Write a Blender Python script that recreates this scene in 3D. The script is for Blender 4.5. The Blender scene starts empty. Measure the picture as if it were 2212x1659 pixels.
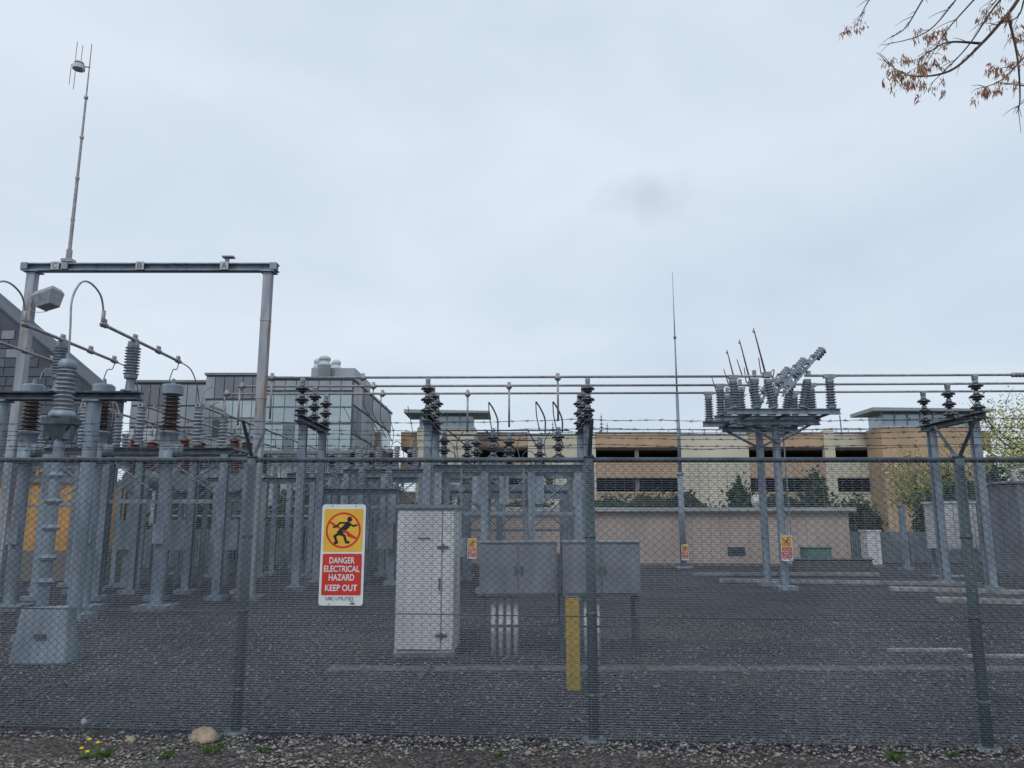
import bpy, math, random
from mathutils import Vector, Matrix, noise
random.seed(7)
S=bpy.context.scene
COL=S.collection
R=math.radians

# ------------------------------------------------------------------ mesh builder
class MB:
    def __init__(s): s.v=[]; s.f=[]
    def add(s,vs,fs):
        n=len(s.v); s.v.extend([tuple(v) for v in vs]); s.f.extend([tuple(i+n for i in f) for f in fs]); return s
    def bx(s,x0,x1,y0,y1,z0,z1,M=None):
        vs=[(x0,y0,z0),(x1,y0,z0),(x1,y1,z0),(x0,y1,z0),(x0,y0,z1),(x1,y0,z1),(x1,y1,z1),(x0,y1,z1)]
        if M: vs=[M@Vector(v) for v in vs]
        return s.add(vs,[(3,2,1,0),(4,5,6,7),(0,1,5,4),(1,2,6,5),(2,3,7,6),(3,0,4,7)])
    def box(s,c,d,M=None):
        return s.bx(c[0]-d[0]/2,c[0]+d[0]/2,c[1]-d[1]/2,c[1]+d[1]/2,c[2]-d[2]/2,c[2]+d[2]/2,M)
    def frame(s,a):
        a=Vector(a).normalized(); u=a.orthogonal().normalized()
        if abs(a.z)<0.999:
            u=Vector((0,0,1)).cross(a).normalized()
        w=a.cross(u); return a,u,w
    def cyl(s,p0,p1,r0,r1=None,seg=10,caps=True,ph=0):
        r1=r0 if r1 is None else r1
        p0=Vector(p0);p1=Vector(p1);a,u,w=s.frame(p1-p0);vs=[];fs=[]
        for p,r in((p0,r0),(p1,r1)):
            for i in range(seg):
                t=2*math.pi*i/seg+ph; vs.append(p+u*(math.cos(t)*r)+w*(math.sin(t)*r))
        for i in range(seg):
            j=(i+1)%seg; fs.append((i,j,seg+j,seg+i))
        if caps: fs+= [tuple(range(seg-1,-1,-1)),tuple(range(seg,2*seg))]
        return s.add(vs,fs)
    def lathe(s,o,prof,seg=16,axis=(0,0,1)):
        o=Vector(o);a,u,w=s.frame(axis);vs=[];fs=[];n=len(prof)
        for r,z in prof:
            for i in range(seg):
                t=2*math.pi*i/seg; vs.append(o+a*z+u*(math.cos(t)*r)+w*(math.sin(t)*r))
        for k in range(n-1):
            for i in range(seg):
                j=(i+1)%seg; fs.append((k*seg+i,k*seg+j,(k+1)*seg+j,(k+1)*seg+i))
        fs+=[tuple(range(seg-1,-1,-1)),tuple(range((n-1)*seg,n*seg))]
        return s.add(vs,fs)
    def tube(s,pts,r,seg=6,r1=None,sub=6):
        P=[Vector(p) for p in pts]
        if sub>1 and len(P)>2:
            Q=[]
            for i in range(len(P)-1):
                a=P[max(i-1,0)];b=P[i];c=P[i+1];d=P[min(i+2,len(P)-1)]
                for k in range(sub):
                    t=k/sub; Q.append(0.5*((2*b)+(c-a)*t+(2*a-5*b+4*c-d)*t*t+(3*b-a-3*c+d)*t**3))
            Q.append(P[-1]);P=Q
        r1=r if r1 is None else r1;n=len(P);vs=[];fs=[]
        u=None
        for i,p in enumerate(P):
            a=(P[min(i+1,n-1)]-P[max(i-1,0)]).normalized()
            if u is None: u=a.orthogonal().normalized()
            else:
                u=(u-a*u.dot(a)).normalized()
            w=a.cross(u); rr=r+(r1-r)*i/(n-1)
            for k in range(seg):
                t=2*math.pi*k/seg; vs.append(p+u*(math.cos(t)*rr)+w*(math.sin(t)*rr))
        for i in range(n-1):
            for k in range(seg):
                j=(k+1)%seg; fs.append((i*seg+k,i*seg+j,(i+1)*seg+j,(i+1)*seg+k))
        fs+=[tuple(range(seg-1,-1,-1)),tuple(range((n-1)*seg,n*seg))]
        return s.add(vs,fs)
    def poly(s,pts,y0,y1):   # xz polygon extruded in y
        n=len(pts);vs=[(x,y0,z) for x,z in pts]+[(x,y1,z) for x,z in pts]
        fs=[tuple(range(n)),tuple(range(2*n-1,n-1,-1))]+[(i,n+i,n+(i+1)%n,(i+1)%n) for i in range(n)]
        return s.add(vs,fs)
    def hbeam(s,p0,p1,w=.2,h=.2,t=.025):
        p0=Vector(p0);p1=Vector(p1);L=(p1-p0).length;a,u,wv=s.frame(p1-p0)
        if abs(a.z)<.9: up=Vector((0,0,1));side=a.cross(up).normalized();up=side.cross(a)
        else: side=Vector((1,0,0));up=Vector((0,1,0))
        M=Matrix.Translation(p0)@Matrix((side,a,up)).transposed().to_4x4()
        s.bx(-w/2,w/2,0,L,h/2-t,h/2,M);s.bx(-w/2,w/2,0,L,-h/2,-h/2+t,M);s.bx(-t/2,t/2,0.002,L-.002,-h/2+t,h/2-t,M);return s
    def lattice(s,x,y,z0,z1,w=.26,m=.035):
        h=w/2
        for a in(-1,1):
            for b in(-1,1): s.bx(x+a*h-m/2,x+a*h+m/2,y+b*h-m/2,y+b*h+m/2,z0,z1)
        n=max(2,int((z1-z0)/(w*1.15)));dz=(z1-z0)/n
        for i in range(n):
            za=z0+i*dz;zb=za+dz;q=1 if i%2 else -1
            for b in(-1,1):
                s.cyl((x-q*h,y+b*(h+m*.3),za),(x+q*h,y+b*(h+m*.3),zb),m*.4,seg=4);s.cyl((x+b*(h+m*.3),y-q*h,za),(x+b*(h+m*.3),y+q*h,zb),m*.4,seg=4)
        s.bx(x-h-.04,x+h+.04,y-h-.04,y+h+.04,z1,z1+.02);s.bx(x-h-.06,x+h+.06,y-h-.06,y+h+.06,z0-.02,z0);return s

def fin(mb,name,mat,parent=None,smooth=False,bevel=0,loc=None):
    me=bpy.data.meshes.new(name);me.from_pydata(mb.v,[],mb.f);me.update()
    if smooth: me.polygons.foreach_set("use_smooth",[True]*len(me.polygons))
    me.materials.append(mat)
    o=bpy.data.objects.new(name,me);COL.objects.link(o)
    if parent: o.parent=parent
    if loc: o.location=loc
    if bevel:
        m=o.modifiers.new("b",'BEVEL');m.width=bevel;m.segments=2;m.limit_method='ANGLE'
    return o
def tag(o,label,cat,group=None):
    o["label"]=label;o["category"]=cat
    if group:o["group"]=group
    return o
def thing(name,label,cat,loc=(0,0,0),group=None,rz=0):
    e=bpy.data.objects.new(name,None);e.empty_display_size=.2;COL.objects.link(e);e.location=loc;e.rotation_euler=(0,0,rz)
    return tag(e,label,cat,group)
def dup(root,loc,rz=None,label=None,scale=None):
    n=root.copy();COL.objects.link(n);n.location=loc
    if rz is not None:n.rotation_euler=(0,0,rz)
    if scale:n.scale=(scale,)*3
    if label:n["label"]=label
    def rec(a,b):
        for c in list(a.children):
            k=c.copy();COL.objects.link(k);k.parent=b;rec(c,k)
    rec(root,n);return n

# ------------------------------------------------------------------ materials
def mat(name,c1,c2=None,rough=.6,metal=0,scale=6,bump=0,rust=0,rustc=(.16,.07,.03),stretch=None,detail=5,bscale=None,spec=.4,lo=.35,hi=.65,rs=4):
    m=bpy.data.materials.new(name);m.use_nodes=True;N=m.node_tree.nodes;L=m.node_tree.links
    b=N["Principled BSDF"];b.inputs["Roughness"].default_value=rough;b.inputs["Metallic"].default_value=metal
    b.inputs["Specular IOR Level"].default_value=spec
    c2=c2 or tuple(x*.75 for x in c1)
    tc=N.new("ShaderNodeTexCoord");mp=N.new("ShaderNodeMapping");L.new(tc.outputs["Object"],mp.inputs[0])
    if stretch: mp.inputs["Scale"].default_value=stretch
    n=N.new("ShaderNodeTexNoise");n.inputs["Scale"].default_value=scale;n.inputs["Detail"].default_value=detail;L.new(mp.outputs[0],n.inputs["Vector"])
    r=N.new("ShaderNodeValToRGB");r.color_ramp.elements[0].position=lo;r.color_ramp.elements[1].position=hi
    r.color_ramp.elements[0].color=(*c2,1);r.color_ramp.elements[1].color=(*c1,1);L.new(n.outputs[0],r.inputs[0])
    out=r.outputs[0]
    if rust:
        n2=N.new("ShaderNodeTexNoise");n2.inputs["Scale"].default_value=rs;n2.inputs["Detail"].default_value=8;L.new(mp.outputs[0],n2.inputs["Vector"])
        r2=N.new("ShaderNodeValToRGB");r2.color_ramp.elements[0].position=.72-rust*.3;r2.color_ramp.elements[1].position=.8-rust*.3
        L.new(n2.outputs[0],r2.inputs[0])
        mx=N.new("ShaderNodeMixRGB");L.new(r2.outputs[0],mx.inputs[0]);L.new(out,mx.inputs[1]);mx.inputs[2].default_value=(*rustc,1);out=mx.outputs[0]
    L.new(out,b.inputs["Base Color"])
    if bump:
        n3=N.new("ShaderNodeTexNoise");n3.inputs["Scale"].default_value=bscale or scale*4;n3.inputs["Detail"].default_value=4;L.new(mp.outputs[0],n3.inputs["Vector"])
        bp=N.new("ShaderNodeBump");bp.inputs["Strength"].default_value=bump;bp.inputs["Distance"].default_value=.02
        L.new(n3.outputs[0],bp.inputs["Height"]);L.new(bp.outputs[0],b.inputs["Normal"])
    return m
steel=mat("galvanized_steel",(.27,.325,.38),(.155,.19,.235),.55,.25,5,.1,stretch=(1,1,.3))
steel_rusty=mat("weathered_steel",(.38,.41,.45),(.22,.25,.29),.65,.1,4,.15,rust=.62,rustc=(.24,.17,.12),stretch=(1,1,.2),rs=2.5)
steel_dark=mat("dark_steel",(.10,.125,.15),(.05,.062,.078),.6,.3,6,.1)
alu=mat("aluminium_tube",(.36,.345,.35),(.23,.22,.23),.5,.35,8)
porc=mat("grey_porcelain",(.30,.33,.37),(.19,.22,.255),.3,0,9,spec=.6)
porc_d=mat("dark_grey_porcelain",(.20,.225,.26),(.12,.14,.17),.3,0,9,spec=.6)
black=mat("black_porcelain",(.035,.035,.042),(.018,.018,.022),.25,0,9,spec=.7)
brown=mat("brown_porcelain",(.07,.045,.04),(.035,.022,.02),.25,0,9,spec=.7)
redb=mat("red_brown_porcelain",(.15,.04,.04),(.08,.02,.02),.3,0,9,spec=.6)
cab=mat("pale_painted_cabinet",(.62,.63,.65),(.45,.46,.48),.5,0,2.2,.05,rust=.28,rustc=(.33,.2,.12),stretch=(1,1,.4))
cab2=mat("grey_painted_box",(.21,.23,.27),(.135,.15,.18),.5,0,3,.05,rust=.1,stretch=(1,1,.5))
conc=mat("concrete",(.19,.19,.195),(.10,.10,.105),.9,0,7,.3)
kerbm=mat("pale_kerb_concrete",(.30,.30,.31),(.16,.16,.165),.9,0,5,.3)
trenchm=mat("dirty_trench_concrete",(.15,.15,.16),(.055,.055,.062),.9,0,9,.4)
pvc=mat("white_conduit",(.64,.66,.68),(.5,.52,.54),.5,0,6)
plankm=mat("weathered_plank",(.30,.31,.32),(.17,.17,.18),.8,0,6,.2)
yel=mat("mustard_paint",(.50,.35,.055),(.41,.28,.045),.6,0,10,.1,rust=.12,rustc=(.1,.08,.04),rs=22)
wire=mat("chain_link_wire",(.10,.125,.145),(.06,.075,.09),.5,.3,3)
wire2=mat("welded_mesh_wire",(.235,.275,.31),(.14,.17,.20),.5,.3,.9)
wire_dark=mat("barbed_wire_steel",(.075,.085,.10),(.045,.05,.06),.6,.3,20)
post_m=mat("fence_post_steel",(.17,.215,.24),(.10,.13,.155),.55,.3,5,.1,stretch=(1,1,.3))
white=mat("sign_white",(.68,.72,.74),(.60,.63,.65),.4,0,5)
plate=mat("letter_plate_grey",(.48,.50,.52),(.38,.40,.42),.6,0,5)
syel=mat("sign_yellow",(.78,.45,.05),(.68,.38,.04),.4,0,5)
sred=mat("sign_red",(.60,.04,.025),(.48,.03,.02),.4,0,5)
sblk=mat("sign_black",(.015,.015,.018),(.01,.01,.01),.5,0,5)
orange=mat("orange_paint",(.66,.36,.10),(.5,.26,.07),.6,0,1.5)
orangew=mat("parkade_orange",(.50,.36,.24),(.42,.295,.195),.85,0,.4,.1,stretch=(1,1,.5))
cream=mat("parkade_cream",(.60,.565,.45),(.52,.485,.385),.85,0,.4,.1,stretch=(1,1,.4))
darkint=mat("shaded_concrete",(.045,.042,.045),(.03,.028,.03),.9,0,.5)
slab=mat("deck_concrete",(.22,.20,.18),(.16,.145,.13),.9,0,.6)
pink=mat("beige_pink_render",(.46,.375,.335),(.385,.31,.275),.85,0,1.1,.15,stretch=(1,1,.6))
roofm=mat("grey_roof_membrane",(.42,.43,.44),(.32,.33,.34),.8,0,1)
coping=mat("metal_coping",(.22,.24,.25),(.17,.19,.2),.6,.2,1)
panel_d=mat("dark_zinc_panel",(.19,.215,.245),(.145,.165,.19),.55,.2,.4,stretch=(2,2,.3))
panel_m=mat("grey_metal_panel",(.33,.37,.41),(.26,.295,.33),.5,.2,.5,stretch=(2,2,.3))
panel_l=mat("pale_panel",(.52,.56,.59),(.44,.48,.52),.5,0,.5)
glass_l=mat("pale_glass",(.40,.47,.50),(.27,.335,.365),.12,.3,.25,spec=.8)
glass_d=mat("dark_glass",(.14,.175,.20),(.08,.105,.125),.1,.3,.35,spec=.8)
zinc=mat("charcoal_zinc",(.080,.095,.12),(.052,.063,.082),.6,.1,.6)
bark=mat("bark",(.09,.075,.065),(.045,.038,.034),.9,0,20,.4)
rock=mat("tan_stone",(.42,.33,.25),(.24,.19,.15),.9,0,12,.5)
grassm=mat("grass_blades",(.09,.17,.03),(.05,.1,.02),.7,0,20)
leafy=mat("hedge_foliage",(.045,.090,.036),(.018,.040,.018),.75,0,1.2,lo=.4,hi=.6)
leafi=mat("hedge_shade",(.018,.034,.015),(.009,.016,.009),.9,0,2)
leafyel=mat("spring_foliage",(.44,.43,.14),(.27,.28,.08),.75,0,1.4,lo=.4,hi=.6)
bloom=mat("spring_buds",(.42,.30,.17),(.45,.20,.15),.7,0,9,lo=.42,hi=.58)
N_=bloom.node_tree.nodes;L_=bloom.node_tree.links;tl=N_.new("ShaderNodeBsdfTranslucent");mxs=N_.new("ShaderNodeMixShader");mxs.inputs[0].default_value=.45
L_.new(N_["Principled BSDF"].inputs["Base Color"].links[0].from_socket,tl.inputs[0]);L_.new(N_["Principled BSDF"].outputs[0],mxs.inputs[1]);L_.new(tl.outputs[0],mxs.inputs[2]);L_.new(mxs.outputs[0],N_["Material Output"].inputs[0])
deadleaf=mat("dead_leaves",(.20,.14,.09),(.09,.065,.045),.9,0,8)
conif=mat("conifer_needles",(.03,.05,.03),(.015,.028,.018),.8,0,1)

def gravel_mat(name,cols,scale,moss=True,soil=False):
    m=bpy.data.materials.new(name);m.use_nodes=True;N=m.node_tree.nodes;L=m.node_tree.links
    b=N["Principled BSDF"];b.inputs["Roughness"].default_value=.9;b.inputs["Specular IOR Level"].default_value=.25
    tc=N.new("ShaderNodeTexCoord")
    v=N.new("ShaderNodeTexVoronoi");v.inputs["Scale"].default_value=scale;L.new(tc.outputs["Object"],v.inputs["Vector"])
    r=N.new("ShaderNodeValToRGB");L.new(v.outputs["Color"],r.inputs[0])
    r.color_ramp.elements[0].color=(*cols[0],1);r.color_ramp.elements[1].color=(*cols[-1],1)
    for i,c in enumerate(cols[1:-1]):
        e=r.color_ramp.elements.new((i+1)/(len(cols)-1));e.color=(*c,1)
    d=N.new("ShaderNodeValToRGB");L.new(v.outputs["Distance"],d.inputs[0])
    d.color_ramp.elements[0].position=.3;d.color_ramp.elements[0].color=(1,1,1,1)
    d.color_ramp.elements[1].position=.75;d.color_ramp.elements[1].color=(.25,.25,.27,1)
    mu=N.new("ShaderNodeMixRGB");mu.blend_type='MULTIPLY';mu.inputs[0].default_value=1;L.new(r.outputs[0],mu.inputs[1]);L.new(d.outputs[0],mu.inputs[2])
    n=N.new("ShaderNodeTexNoise");n.inputs["Scale"].default_value=.45;n.inputs["Detail"].default_value=9;n.inputs["Roughness"].default_value=.72;L.new(tc.outputs["Object"],n.inputs["Vector"])
    rr=N.new("ShaderNodeValToRGB");rr.color_ramp.elements[0].position=.35;rr.color_ramp.elements[0].color=(.5,.49,.52,1);rr.color_ramp.elements[1].position=.65;rr.color_ramp.elements[1].color=(1.3,1.27,1.3,1)
    L.new(n.outputs[0],rr.inputs[0])
    m2=N.new("ShaderNodeMixRGB");m2.blend_type='MULTIPLY';m2.inputs[0].default_value=1;L.new(mu.outputs[0],m2.inputs[1]);L.new(rr.outputs[0],m2.inputs[2])
    out=m2.outputs[0]
    if moss:
        n2=N.new("ShaderNodeTexNoise");n2.inputs["Scale"].default_value=.22;n2.inputs["Detail"].default_value=9;n2.inputs["Roughness"].default_value=.7
        mp=N.new("ShaderNodeMapping");mp.inputs["Location"].default_value=(3.7,1.2,0);L.new(tc.outputs["Object"],mp.inputs[0]);L.new(mp.outputs[0],n2.inputs["Vector"])
        r2=N.new("ShaderNodeValToRGB");r2.color_ramp.elements[0].position=.52;r2.color_ramp.elements[1].position=.64;r2.color_ramp.elements[1].color=(.5,.5,.5,1);L.new(n2.outputs[0],r2.inputs[0])
        m3=N.new("ShaderNodeMixRGB");L.new(r2.outputs[0],m3.inputs[0]);L.new(out,m3.inputs[1]);m3.inputs[2].default_value=(.08,.085,.045,1) if not soil else (.06,.052,.044,1);out=m3.outputs[0]
    L.new(out,b.inputs["Base Color"])
    bp=N.new("ShaderNodeBump");bp.invert=True;bp.inputs["Strength"].default_value=.9;bp.inputs["Distance"].default_value=.02
    L.new(v.outputs["Distance"],bp.inputs["Height"]);L.new(bp.outputs[0],b.inputs["Normal"])
    return m
gcols=[(.022,.023,.032),(.070,.070,.088),(.045,.044,.058),(.108,.108,.128),(.078,.071,.083),(.21,.212,.228)]
gravelm=gravel_mat("grey_gravel",gcols,26)
vergem=gravel_mat("soil_and_pebbles",[(.045,.042,.040),(.13,.122,.112),(.08,.074,.068),(.21,.20,.185),(.1,.092,.084),(.29,.28,.265)],38,True,True)

# ------------------------------------------------------------------ world, sun, camera
w=bpy.data.worlds.new("World");S.world=w;w.use_nodes=True;N=w.node_tree.nodes;L=w.node_tree.links
bg=N["Background"];bg.inputs[1].default_value=.1
sky=N.new("ShaderNodeTexSky");sky.sky_type='NISHITA';sky.sun_disc=False;sky.sun_elevation=R(48);sky.sun_rotation=R(200)
tc=N.new("ShaderNodeTexCoord")
mp=N.new("ShaderNodeMapping");mp.inputs["Scale"].default_value=(1,1,2.2);mp.inputs["Location"].default_value=(.4,.1,.3);L.new(tc.outputs["Generated"],mp.inputs[0])
n=N.new("ShaderNodeTexNoise");n.inputs["Scale"].default_value=2.1;n.inputs["Detail"].default_value=5;n.inputs["Roughness"].default_value=.48;n.inputs["Distortion"].default_value=.3;L.new(mp.outputs[0],n.inputs["Vector"])
cr=N.new("ShaderNodeValToRGB");cr.color_ramp.elements[0].position=.3;cr.color_ramp.elements[0].color=(.60,.70,.82,1)
cr.color_ramp.elements[1].position=.64;cr.color_ramp.elements[1].color=(.76,.845,.945,1);L.new(n.outputs[0],cr.inputs[0])
dirv=Vector((.19,1,.447)).normalized()
dd=N.new("ShaderNodeVectorMath");dd.operation='SUBTRACT';L.new(tc.outputs["Generated"],dd.inputs[0]);dd.inputs[1].default_value=dirv
ms=N.new("ShaderNodeVectorMath");ms.operation='MULTIPLY';L.new(dd.outputs[0],ms.inputs[0]);ms.inputs[1].default_value=(1,1,2.2)
ln=N.new("ShaderNodeVectorMath");ln.operation='LENGTH';L.new(ms.outputs[0],ln.inputs[0])
n2=N.new("ShaderNodeTexNoise");n2.inputs["Scale"].default_value=22;n2.inputs["Detail"].default_value=4;L.new(tc.outputs["Generated"],n2.inputs["Vector"])
ad=N.new("ShaderNodeMath");ad.operation='MULTIPLY_ADD';L.new(n2.outputs[0],ad.inputs[0]);ad.inputs[1].default_value=.11;L.new(ln.outputs["Value"],ad.inputs[2])
wr=N.new("ShaderNodeMapRange");wr.inputs[1].default_value=.05;wr.inputs[2].default_value=.13;wr.inputs[3].default_value=.38;wr.inputs[4].default_value=0;L.new(ad.outputs[0],wr.inputs[0])
mw=N.new("ShaderNodeMixRGB");L.new(wr.outputs[0],mw.inputs[0]);L.new(cr.outputs[0],mw.inputs[1]);mw.inputs[2].default_value=(.42,.50,.60,1)
sc=N.new("ShaderNodeVectorMath");sc.operation='SCALE';sc.inputs[3].default_value=10;L.new(mw.outputs[0],sc.inputs[0])
mx=N.new("ShaderNodeMixRGB");mx.inputs[0].default_value=.95;L.new(sky.outputs[0],mx.inputs[1]);L.new(sc.outputs[0],mx.inputs[2]);L.new(mx.outputs[0],bg.inputs[0])
sl=bpy.data.lights.new("sun","SUN");sl.energy=1.2;sl.angle=R(25);sl.color=(1,.97,.93)
so=bpy.data.objects.new("sun",sl);COL.objects.link(so);so.rotation_euler=(R(42),0,R(-20))
cd=bpy.data.cameras.new("camera");cam=bpy.data.objects.new("camera",cd);COL.objects.link(cam);S.camera=cam
cam.location=(0,0,1.7);cam.rotation_euler=(R(100.3),0,0);cd.sensor_width=36;cd.lens=27.03;cd.clip_end=3000;cd.clip_start=.05
S.view_settings.view_transform='Standard';S.view_settings.look='None';S.view_settings.exposure=0

# ------------------------------------------------------------------ ground
g=MB();g.add([(-900,-200,0),(900,-200,0),(900,1500,0),(-900,1500,0)],[(0,1,2,3)])
o=fin(g,"ground",gravelm);o["kind"]="structure"
def FY(u): return 6.5-.08*(u-.65)
g=MB();nx,ny=240,60;vs=[];fs=[]
for j in range(ny+1):
    for i in range(nx+1):
        x=-9+18*i/nx; y1=FY(x)-.22+.12*noise.noise((x*2.3,7,0))+.05*noise.noise((x*9,3,0)); y=1.5+(y1-1.5)*j/ny
        e=min(1,(ny-j)/6)
        vs.append((x,y,.004+e*max(0,.03+.05*noise.noise((x*1.3,y*1.3,0))+.03*noise.noise((x*6,y*6,2)))))
for j in range(ny):
    for i in range(nx):
        a=j*(nx+1)+i; fs.append((a,a+1,a+nx+2,a+nx+1))
g.add(vs,fs);o=fin(g,"verge",vergem,smooth=True);o["kind"]="structure"
def stones(name,n,xr,yr,sr,m,zoff=0):
    g=MB();base=[(1,0,0),(-1,0,0),(0,1,0),(0,-1,0),(0,0,1),(0,0,-1)];ff=[(0,2,4),(2,1,4),(1,3,4),(3,0,4),(2,0,5),(1,2,5),(3,1,5),(0,3,5)]
    for _ in range(n):
        x=random.uniform(*xr);y=yr[0]+(yr[1]-yr[0])*random.random()**1.3;s=random.uniform(*sr);a=random.uniform(0,6.3);c,d=math.cos(a),math.sin(a)
        vs=[]
        for v in base:
            k=s*random.uniform(.7,1.2);vx,vy,vz=v[0]*k,v[1]*k*.8,v[2]*k*.6
            vx+=random.uniform(-.3,.3)*s;vy+=random.uniform(-.3,.3)*s
            vs.append((x+vx*c-vy*d,y+vx*d+vy*c,s*.3+vz+zoff))
        g.add(vs,ff)
    return fin(g,name,m)
stone_m=mat("loose_gravel_stone",(.25,.252,.275),(.025,.026,.034),.85,0,22,lo=.4,hi=.64,detail=1)
o=stones("gravel",26000,(-9,9),(6.2,15),(.009,.024),stone_m);o["kind"]="stuff";tag(o,"loose grey crushed gravel lying over the yard","gravel")
stone_b=mat("pebble_stone",(.32,.305,.285),(.06,.055,.05),.85,0,22,lo=.38,hi=.62,detail=1)
o=stones("pebbles",13000,(-5.5,5.5),(5.2,6.6),(.006,.020),stone_b,.02);o["kind"]="stuff";tag(o,"small brown and grey pebbles on the verge soil","pebbles")
g=MB()
for _ in range(500):
    x=random.uniform(-5.5,5.5);y=random.uniform(5.3,6.35);s=random.uniform(.01,.03);a=random.uniform(0,6.3)
    M=Matrix.Translation((x,y,.055))@Matrix.Rotation(a,4,'Z')@Matrix.Rotation(random.uniform(-.6,.6),4,'X')
    g.add([M@Vector(v) for v in((-s,0,0),(0,-s*.5,.004),(s,0,.002),(0,s*.5,.004))],[(0,1,2,3)])
o=fin(g,"leaf_litter",deadleaf);o["kind"]="stuff";tag(o,"dry brown fallen leaves scattered on soil","leaves")

# ------------------------------------------------------------------ fence
ZT=lambda u:1.7+.0815*FY(u)
U0,U1=-6.0,6.6
fence=thing("chain_link_fence","galvanized chain link security fence topped with barbed wire arms","fence",(0,0,0))
posts=[-5.25,-2.27,.65,3.63,6.55]
for u in posts:
    g=MB();y=FY(u);z=ZT(u)
    g.cyl((u,y,0),(u,y,z+.02),.042,seg=14);g.cyl((u,y,z+.02),(u,y,z+.05),.05,.035,seg=14)
    g.cyl((u,y,0),(u,y,.03),.11,.09,seg=12)
    for zz in(.35,.98,1.6): g.cyl((u,y,zz-.015),(u,y,zz+.015),.048,seg=12)
    fin(g,"post",post_m,fence,True)
    g=MB()
    for sgn in(-1,1):
        a=Vector((u,y,z));b=Vector((u,y+sgn*.30,z+.31));g.cyl(a,b,.019,.015,seg=4)
    fin(g,"barbed_wire_arm",steel_dark,fence)
g=MB();g.cyl((U0,FY(U0)-.0,ZT(U0)),(U1,FY(U1),ZT(U1)),.022,seg=12);fin(g,"top_rail",steel_dark,fence,True)
g=MB();g.cyl((U0,FY(U0)+.03,.985),(U1,FY(U1)+.03,.925),.006,seg=8);fin(g,"tension_wire",post_m,fence,True)
g=MB();a=.036;n=int((U1-U0)/a);rw=.0020
V=g.v;F=g.f
for i in range(n):
    x0=U0+i*a; nz=int((ZT(x0)+.01-.03)/(a*.85)); prev=None
    for k in range(nz+1):
        side=(k+i)%2; u=x0+(a*.97 if side else .03*a); z=.03+k*a*.85
        y=FY(u)-.056+(.002 if side else -.002)
        b=len(V);V.append((u-rw,y+rw,z));V.append((u+rw,y+rw,z));V.append((u,y-rw,z))
        if prev is not None:
            for q in range(3):
                r=(q+1)%3;F.append((prev+q,prev+r,b+r,b+q))
        prev=b
fin(g,"chain_link_fabric",wire,fence)
g=MB();h=.0185;z=.04
t=.0019
while z<2.2:
    vs=[]
    for (u) in(U0,U1):
        zz=z*(ZT(u)/2.23)
        y=FY(u)-.047
        vs+=[(u,y-t,zz-t),(u,y+t,zz-t),(u,y+t,zz+t),(u,y-t,zz+t)]
    b=len(g.v);g.v.extend(vs)
    g.f+= [(b,b+1,b+5,b+4),(b+1,b+2,b+6,b+5),(b+2,b+3,b+7,b+6),(b+3,b,b+4,b+7)]
    z+=h
u=U0
while u<U1:
    y=FY(u)-.0425;g.bx(u-.0012,u+.0012,y-.0012,y+.0012,.03,ZT(u));u+=.0762
fin(g,"anti_climb_mesh",wire2,fence)
for sgn in(-1,1):
    for fr in(.38,.68,.98):
        g=MB();pts=[];u=U0
        while u<=U1+.01:
            seg=2.95;ph=((u-posts[0])%seg)/seg;sag=-.018*math.sin(math.pi*ph)+.012*noise.noise((u*3,sgn*3,fr*9))
            pts.append((u,FY(u)+sgn*.30*fr,ZT(u)+.31*fr+sag));u+=.12
        for tw in(0,1):
            P=[(p[0],p[1]+.003*math.cos(i*2+tw*3.14),p[2]+.003*math.sin(i*2+tw*3.14)) for i,p in enumerate(pts)]
            g.tube(P,.0018,4,sub=1)
        for p in pts:
            for q in range(2):
                v=Vector((random.uniform(-.6,.6),random.uniform(-1,1),random.uniform(-1,1))).normalized()*.018
                P=Vector(p)+Vector((q*.012,0,0));g.cyl(P-v,P+v,.0016,seg=4)
            g.cyl(Vector(p)-Vector((.01,0,0)),Vector(p)+Vector((.014,0,0)),.0045,seg=5)
        fin(g,"barbed_wire",wire_dark,fence)

# ------------------------------------------------------------------ signs
def textobj(s,wd,hh,cx,cz,y,m,parent,name="lettering",bold=.012):
    c=bpy.data.curves.new("t","FONT");c.body=s;c.align_x='CENTER';c.size=1;c.offset=bold;c.extrude=.0;c.resolution_u=4
    t=bpy.data.objects.new("t",c);COL.objects.link(t);bpy.context.view_layer.update()
    me=bpy.data.meshes.new_from_object(t.evaluated_get(bpy.context.evaluated_depsgraph_get()))
    bpy.data.objects.remove(t)
    xs=[v.co.x for v in me.vertices];ys=[v.co.y for v in me.vertices]
    x0,x1,y0,y1=min(xs),max(xs),min(ys),max(ys)
    for v in me.vertices:
        X=(v.co.x-(x0+x1)/2)*wd/(x1-x0)+cx;Z=(v.co.y-(y0+y1)/2)*hh/(y1-y0)+cz;v.co=(X,y,Z)
    me.materials.clear();me.materials.append(m)
    o=bpy.data.objects.new(name,me);COL.objects.link(o);o.parent=parent;return o
def rrect(x0,x1,z0,z1,r,n=6):
    P=[]
    for cx,cz,a0 in((x1-r,z1-r,0),(x0+r,z1-r,90),(x0+r,z0+r,180),(x1-r,z0+r,270)):
        for i in range(n+1):
            t=R(a0+90*i/n);P.append((cx+r*math.cos(t),cz+r*math.sin(t)))
    return P[::-1]
def stroke(g,pts,wd,y):
    for (x0,z0),(x1,z1) in zip(pts,pts[1:]):
        d=Vector((x1-x0,z1-z0)).normalized();nx,nz=-d.y*wd/2,d.x*wd/2;ex,ez=d.x*wd*.3,d.y*wd*.3
        g.add([(x0-ex+nx,y,z0-ez+nz),(x1+ex+nx,y,z1+ez+nz),(x1+ex-nx,y,z1+ez-nz),(x0-ex-nx,y,z0-ez-nz)],[(0,1,2,3)]);y-=.00012
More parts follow.
